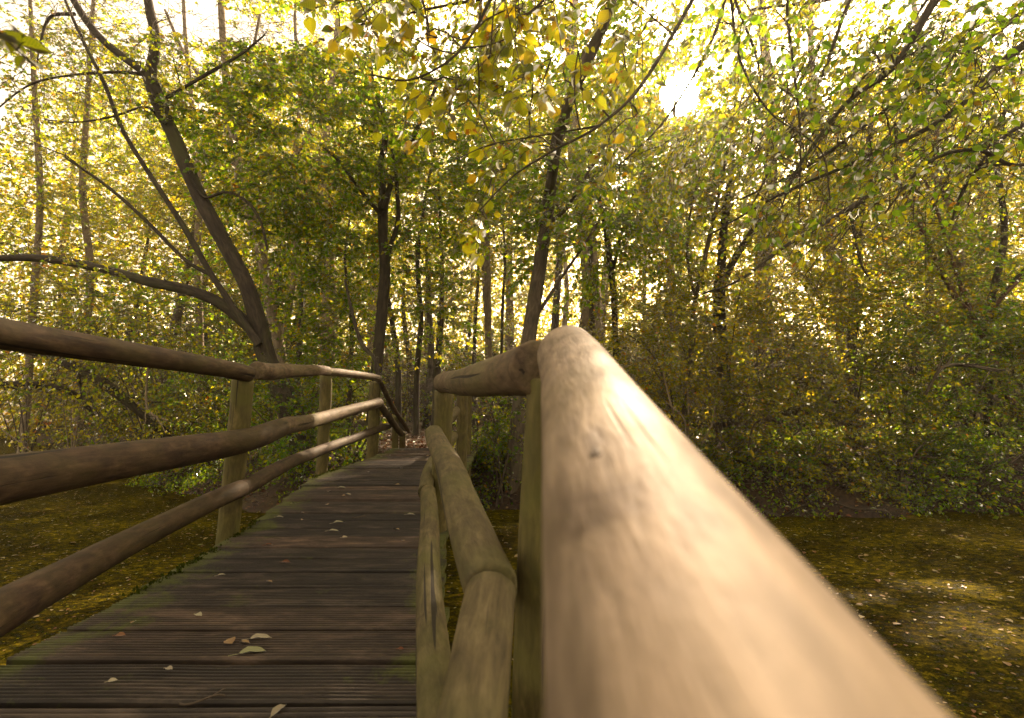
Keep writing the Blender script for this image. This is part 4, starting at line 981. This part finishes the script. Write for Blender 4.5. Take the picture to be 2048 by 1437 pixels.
hang('blurred green leaves poking in at the upper left edge', [[(-260, 20, 14, .75), (-90, 60, 8, .75), (10, 75, 5, .75)]],
     [(-25, 62, .75, 24, 18, .03, 2, .5, -.3)], 'near', 203, .038, LEAFN, 4, .05, rr=(.1, .5))
hang('long bare sloping branch with few leaves above the right bank bushes',
     [[(1760, 380, 12, 6.6), (1660, 440, 9, 6.5), (1560, 500, 7, 6.4), (1480, 560, 5, 6.4), (1400, 590, 3, 6.3)], [(1700, 420, 6, 6.5), (1720, 520, 5, 6.5), (1740, 560, 3, 6.5)]],
     [(1500, 540, 6.4, 110, 40, .3, 8, -.6, -.2), (1640, 470, 6.5, 80, 50, .3, 8, -.5, -.3)], 'yellow', 204, .07, LEAF6, 8, .4)

# dead limbs
def limb(name, label, pts, seed, side=3, m='bark_dark', sides=8):
    rng = np.random.RandomState(seed); A = spline(np.array([list(W(p[0], p[1], p[3])) + [p[2] / F * p[3] / 2] for p in pts]), 9)
    g = Geo(); tube(g, A[:, :3], A[:, 3], sides, caps=True, rough=.15, freq=5)
    for k in range(side):
        i = rng.randint(4, len(A) - 2); a = A[i, :3]; d = norm(norm(A[i + 1, :3] - a) + rng.normal(0, .7, 3)); l = rng.uniform(.2, .7)
        t = np.linspace(0, 1, 6)[:, None]; P = a + d * l * t + rng.normal(0, .02, (6, 3)) * t; tube(g, P, np.linspace(A[i, 3] * .6, .002, 6), 5)
    o = g.obj(name, M[m]); tag(o, label, 'branch'); return o
limb('dead_branch', 'mossy dead branch lying half in the water beside the blurred handrail', [(1490, 1010, 8, 6.2), (1560, 1035, 9, 6.1), (1600, 1050, 10, 6.0), (1640, 1072, 12, 5.8)], 1)
limb('dead_branch', 'bleached stick on the mud at the right water edge', [(1702, 1004, 3, 6.4), (1726, 1022, 5, 6.2)], 2, 0, 'bark_pale')
limb('fallen_limb', 'dark fallen limb arching down to the pond behind the left handrail', [(-160, 690, 18, 8.4), (0, 692, 18, 8.4), (90, 710, 18, 8.5), (170, 745, 20, 8.5), (240, 790, 20, 8.6), (310, 850, 20, 8.8), (350, 890, 20, 9)], 3, 12)
limb('fallen_limb', 'thin dark limb reaching left over the water below the arching one', [(-120, 770, 9, 8.2), (0, 768, 10, 8.3), (90, 770, 11, 8.5), (150, 790, 10, 8.7), (190, 830, 9, 9)], 4, 8)
limb('curved_branch', 'sinuous bare branch curving down behind the sloping end of the left handrail', [(690, 560, 5, 8.2), (708, 640, 7, 8), (725, 690, 8, 7.9), (750, 720, 9, 7.8), (760, 762, 9, 7.8), (785, 815, 10, 7.9), (812, 862, 10, 8)], 5, 2)
limb('curved_branch', 'pale crooked twig hanging behind the left handrail above the dark bank', [(300, 700, 3, 7), (292, 790, 4, 7), (300, 825, 4, 7), (335, 842, 4, 7)], 6, 2, 'bark_pale')
for q, (lab, P_) in enumerate([('arching bare branch above the dark bushes of the right bank', [(1850, 790, 5, 7.4), (1880, 740, 6, 7.3), (1910, 730, 7, 7.3), (1960, 735, 6, 7.2), (2010, 742, 3, 7.2)]),
                   ('forked dry twig beside the blurred handrail at the foot of the right bank', [(1475, 968, 3, 6.6), (1520, 966, 4, 6.5), (1536, 960, 4, 6.5), (1543, 945, 3, 6.5)]),
                   ('dry twig cluster dangling over the water of the right bank', [(1640, 990, 3, 6.2), (1700, 1016, 3, 6.1), (1770, 1022, 3, 6.0), (1785, 1046, 2, 6.0)])]):
    limb('bare_branch', lab, P_, 20 + q, 6, 'bark_mid')

# ------------------------------------------------------------ leaf litter, floating leaves, low plants
def scatter(n, x0, x1, y0, y1, rg, zf, cond):
    x = rg.uniform(x0, x1, n); y = rg.uniform(y0, y1, n); k = cond(x, y); x, y = x[k], y[k]; return np.stack([x, y, zf(x, y)], -1)
rg = np.random.RandomState(21)
P = np.vstack([scatter(26000, -9, 12, 5.6, 12, rg, lambda x, y: ground(x, y) + .012, lambda x, y: (shore(x, y) > .05)), scatter(14000, -16, 18, 9, 24, rg, lambda x, y: ground(x, y) + .012, lambda x, y: shore(x, y) > .05),
               scatter(5000, -3.2, -.8, 7.5, 14, rg, lambda x, y: ground(x, y) + .015, lambda x, y: np.abs(x + .2 * y) < .7)])
n = len(P); g = Geo(); place_leaves(g, P, rg.normal(0, 1, (n, 3)) * [1, 1, .25], np.array([0, 0, 1.0]) + rg.normal(0, .35, (n, 3)), rg.uniform(.035, .08, n), LEAF4, rg.rand(n) ** 1.2)
o = g.obj('leaf_litter', M['litter']); tag(o, 'red brown fallen leaves carpeting the bank and the path', 'leaf litter'); o['kind'] = 'stuff'
P = np.vstack([scatter(15000, -9, 9, .8, 9, rg, lambda x, y: x * 0 + WATER + .006, lambda x, y: shore(x, y) < .1), scatter(1500, -22, -4, 6, 20, rg, lambda x, y: x * 0 + WATER + .006, lambda x, y: shore(x, y) < .1)])
n = len(P); g = Geo(); place_leaves(g, P, rg.normal(0, 1, (n, 3)) * [1, 1, .03], np.array([0, 0, 1.0]) + rg.normal(0, .10, (n, 3)), rg.uniform(.008, .030, n) * np.where(rg.rand(n) < .12, 2.2, 1), LEAF6, rg.rand(n))
o = g.obj('floating_leaves', M['float']); tag(o, 'small dead leaves scattered over the green pond surface', 'floating leaves'); o['kind'] = 'stuff'
# duckweed film: thousands of tiny discs
n = 70000; x = rg.uniform(-7, 7, n); y = 1.2 + rg.rand(n) ** 1.3 * 5.2; k = (shore(x, y) < .1) & (noise2(x * 1.4 + 5, y * 1.4) > .32); x, y = x[k], y[k]; n = len(x)
g = Geo(); place_leaves(g, np.stack([x, y, x * 0 + WATER + .003], -1), rg.normal(0, 1, (n, 3)) * [1, 1, .1], np.array([0, 0, 1.0]) + rg.normal(0, .22, (n, 3)), rg.uniform(.006, .02, n), LEAF4, rg.rand(n) ** 2)
o = g.obj('duckweed', M['weed']); tag(o, 'film of tiny green duckweed on the pond', 'duckweed'); o['kind'] = 'stuff'
# ground cover on the banks
P = scatter(14000, -7, 11, 5.8, 12, rg, lambda x, y: ground(x, y) + .02, lambda x, y: (shore(x, y) > .1) & (noise2(x * 1.1 + 2, y * 1.1 + 9) > .34) & ~((np.abs(x + .2 * y) < .75) & (y > 7)))
g = Geo(); Q = np.repeat(P, 6, 0) + rg.normal(0, .05, (len(P) * 6, 3)) * [1, 1, 0] + np.array([0, 0, 1]) * rg.uniform(0, .22, (len(P) * 6, 1)); n = len(Q)
place_leaves(g, Q, rg.normal(0, .8, (n, 3)) + [0, 0, .4], rg.normal(0, .5, (n, 3)) + [0, 0, .6], rg.uniform(.03, .06, n), LEAF4, rg.rand(n) * .8)
o = g.obj('ground_cover', M['green']); tag(o, 'low green ground cover and seedlings growing on the banks', 'ground cover'); o['kind'] = 'stuff'

# ------------------------------------------------------------ thin woodland haze
x0, x1, y0, y1, z0, z1 = -50., 50., -22., 62., -1.5, 34.
g = Geo(); g.add([[x0, y0, z0], [x1, y0, z0], [x1, y1, z0], [x0, y1, z0], [x0, y0, z1], [x1, y0, z1], [x1, y1, z1], [x0, y1, z1]],
    [np.array([[0, 3, 2, 1], [4, 5, 6, 7], [0, 1, 5, 4], [1, 2, 6, 5], [2, 3, 7, 6], [3, 0, 4, 7]])])
hm = bpy.data.materials.new('haze'); hm.use_nodes = True; hn = hm.node_tree.nodes; hn.clear()
ho = hn.new('ShaderNodeOutputMaterial'); hv = hn.new('ShaderNodeVolumePrincipled'); hv.inputs['Color'].default_value = (.95, .9, .8, 1)
hv.inputs['Density'].default_value = HAZE; hv.inputs['Anisotropy'].default_value = .65; hm.node_tree.links.new(hv.outputs[0], ho.inputs['Volume'])
hz = g.obj('haze', hm, smooth=False); hz['kind'] = 'stuff'; tag(hz, 'thin sunlit haze filling the wood and the air over the pond', 'haze')

# ------------------------------------------------------------ leaves lying on the planks
def deck_point(px, py):        # where the sight line through a photo pixel meets the deck
    lo, hi = .7, 8.0
    for _ in range(40):
        mid = (lo + hi) / 2; p = W(px, py, mid)
        if p[2] > deckz(p[1]): lo = mid
        else: hi = mid
    return W(px, py, lo)
def fallen(px, py, ang, ln, shape, m, label, rnd, group=None):
    p = deck_point(px, py); g = Geo(); a = math.radians(ang); ln *= .85
    d = np.array([[math.cos(a), math.sin(a), .06]])
    place_leaves(g, np.array([[0, 0, .006]]) - d * ln / 2, d, np.array([[.1, -.15, 1.0]]), np.array([ln]), shape, np.array([rnd]))
    # a stalk
    t = np.linspace(0, 1, 4)[:, None]; tube(g, np.array([0, 0, .006]) - d[0] * ln * (.5 + .3 * t), .0012, 4, rnd=rnd)
    o = g.obj('fallen_leaf', M[m]); o.location = (float(p[0]), float(p[1]), float(deckz(p[1]) + .002)); tag(o, label, 'leaf', group); return o
fallen(522, 1280, 12, .085, LEAFW, 'pale', 'upper of two long pale willow leaves on the near planks', .4)
fallen(507, 1308, 18, .10, LEAFW, 'pale', 'lower, larger greenish pale willow leaf of the pair on the near planks', .75)
fallen(558, 1425, 78, .07, LEAFW, 'pale', 'white willow leaf cut by the bottom edge of the photo', .1)
fallen(241, 1275, 10, .035, LEAFN, 'litter', 'bright orange leaf at the left edge of the near planks', .72)
fallen(397, 1234, -20, .036, LEAFN, 'pale', 'round tan leaf on the reddish plank', .2)
fallen(225, 1367, 30, .026, LEAFN, 'pale', 'tiny pale leaf nearest the lower left on the planks', .3)
fallen(338, 1343, -10, .026, LEAFN, 'pale', 'tiny pinkish leaf right of the mossy corner on the near planks', .0)
fallen(802, 1303, 0, .022, LEAFN, 'litter', 'small red leaf beside the lower right rail', .5)
fallen(678, 1047, 28, .085, LEAFW, 'pale', 'white willow leaf in the middle of the deck, nearest to the third dark gap', .1)
fallen(668, 1064, 4, .08, LEAFW, 'pale', 'white willow leaf just below and left of the mid deck one', .5)
fallen(443, 1153, 40, .04, LEAFW, 'pale', 'small tan willow leaf left on the mossy plank', .3)
fallen(690, 1077, 30, .04, LEAFN, 'pale', 'small curled pale leaf below the mid deck willow leaves', .2)
fallen(538, 1092, 25, .05, LEAFW, 'litter', 'reddish leaf left of centre on the planks by the first post', .45)
fallen(572, 1127, 0, .05, LEAFN, 'litter', 'brown curled leaf on the plank below the first post', .3)
fallen(684, 977, 5, .09, LEAFW, 'pale', 'white leaf high on the deck, left of its neighbour', .2)
fallen(697, 991, -25, .09, LEAFW, 'pale', 'white leaf high on the deck, lower right of its neighbour', .0)
fallen(822, 1031, 5, .07, LEAFW, 'pale', 'pale leaf close to the right rails on the upper deck', .3)
fallen(560, 1036, 5, .06, LEAFW, 'pale', 'pale leaf near the left edge of the upper deck', .4)
rg = np.random.RandomState(5); c0 = None
for k in range(26):
    yy = rg.uniform(1.6, 7.3); xx = rg.uniform(deckL(yy) + .1, deckR(yy) - .1)
    if c0 is None:
        g = Geo(); place_leaves(g, np.array([[-.02, 0, .005]]), np.array([[1, 0, .1]]), np.array([[0, .2, 1.0]]), np.array([.04]), LEAFN, np.array([.55])); c0 = g.obj('fallen_leaf', M['float'])
        t = np.linspace(0, 1, 4)[:, None]; o = c0
    else: o = c0.copy(); COL.objects.link(o)
    s = rg.uniform(.5, 1.1); o.scale = (s, s, s); o.rotation_euler = (0, 0, rg.uniform(0, 6.28)); o.location = (xx, yy, float(deckz(yy)) + .002)
    tag(o, 'small dry tan leaf, one of many strewn over the planks', 'leaf', 'small dry leaves strewn over the deck')
for k, (px, py, l, a, lab) in enumerate([(718, 1036, .1, 40, 'short brown twig in the middle of the deck'), (672, 1008 - 45, .22, 52, 'forked bare twig on the far sunlit planks'), (405, 1405, .1, 25, 'thin bent twig on the nearest planks')]):
    p = deck_point(px, py); g = Geo(); t = np.linspace(-.5, .5, 7)[:, None]; aa = math.radians(a); d = np.array([math.cos(aa), math.sin(aa), 0])
    tube(g, d * l * t + np.array([0, 0, .006]) + np.array([0, .01, 0]) * np.sin(t * 7), .0025, 6, caps=True)
    tube(g, d * l * .1 + np.array([.5, 1, .1]) * l * .4 * (t + .5) + [0, 0, .006], .0016, 5, caps=True)
    o = g.obj('twig', M['twig']); o.location = [float(c) for c in (p[0], p[1], deckz(p[1]))]; tag(o, lab, 'twig')
open('/workdir/log.txt','w').write(f'{ALL_LEAVES} {len(bpy.data.objects)} {time.time()-T0}')if 0 else print('done', ALL_LEAVES, len(bpy.data.objects), round(time.time() - T0, 1))
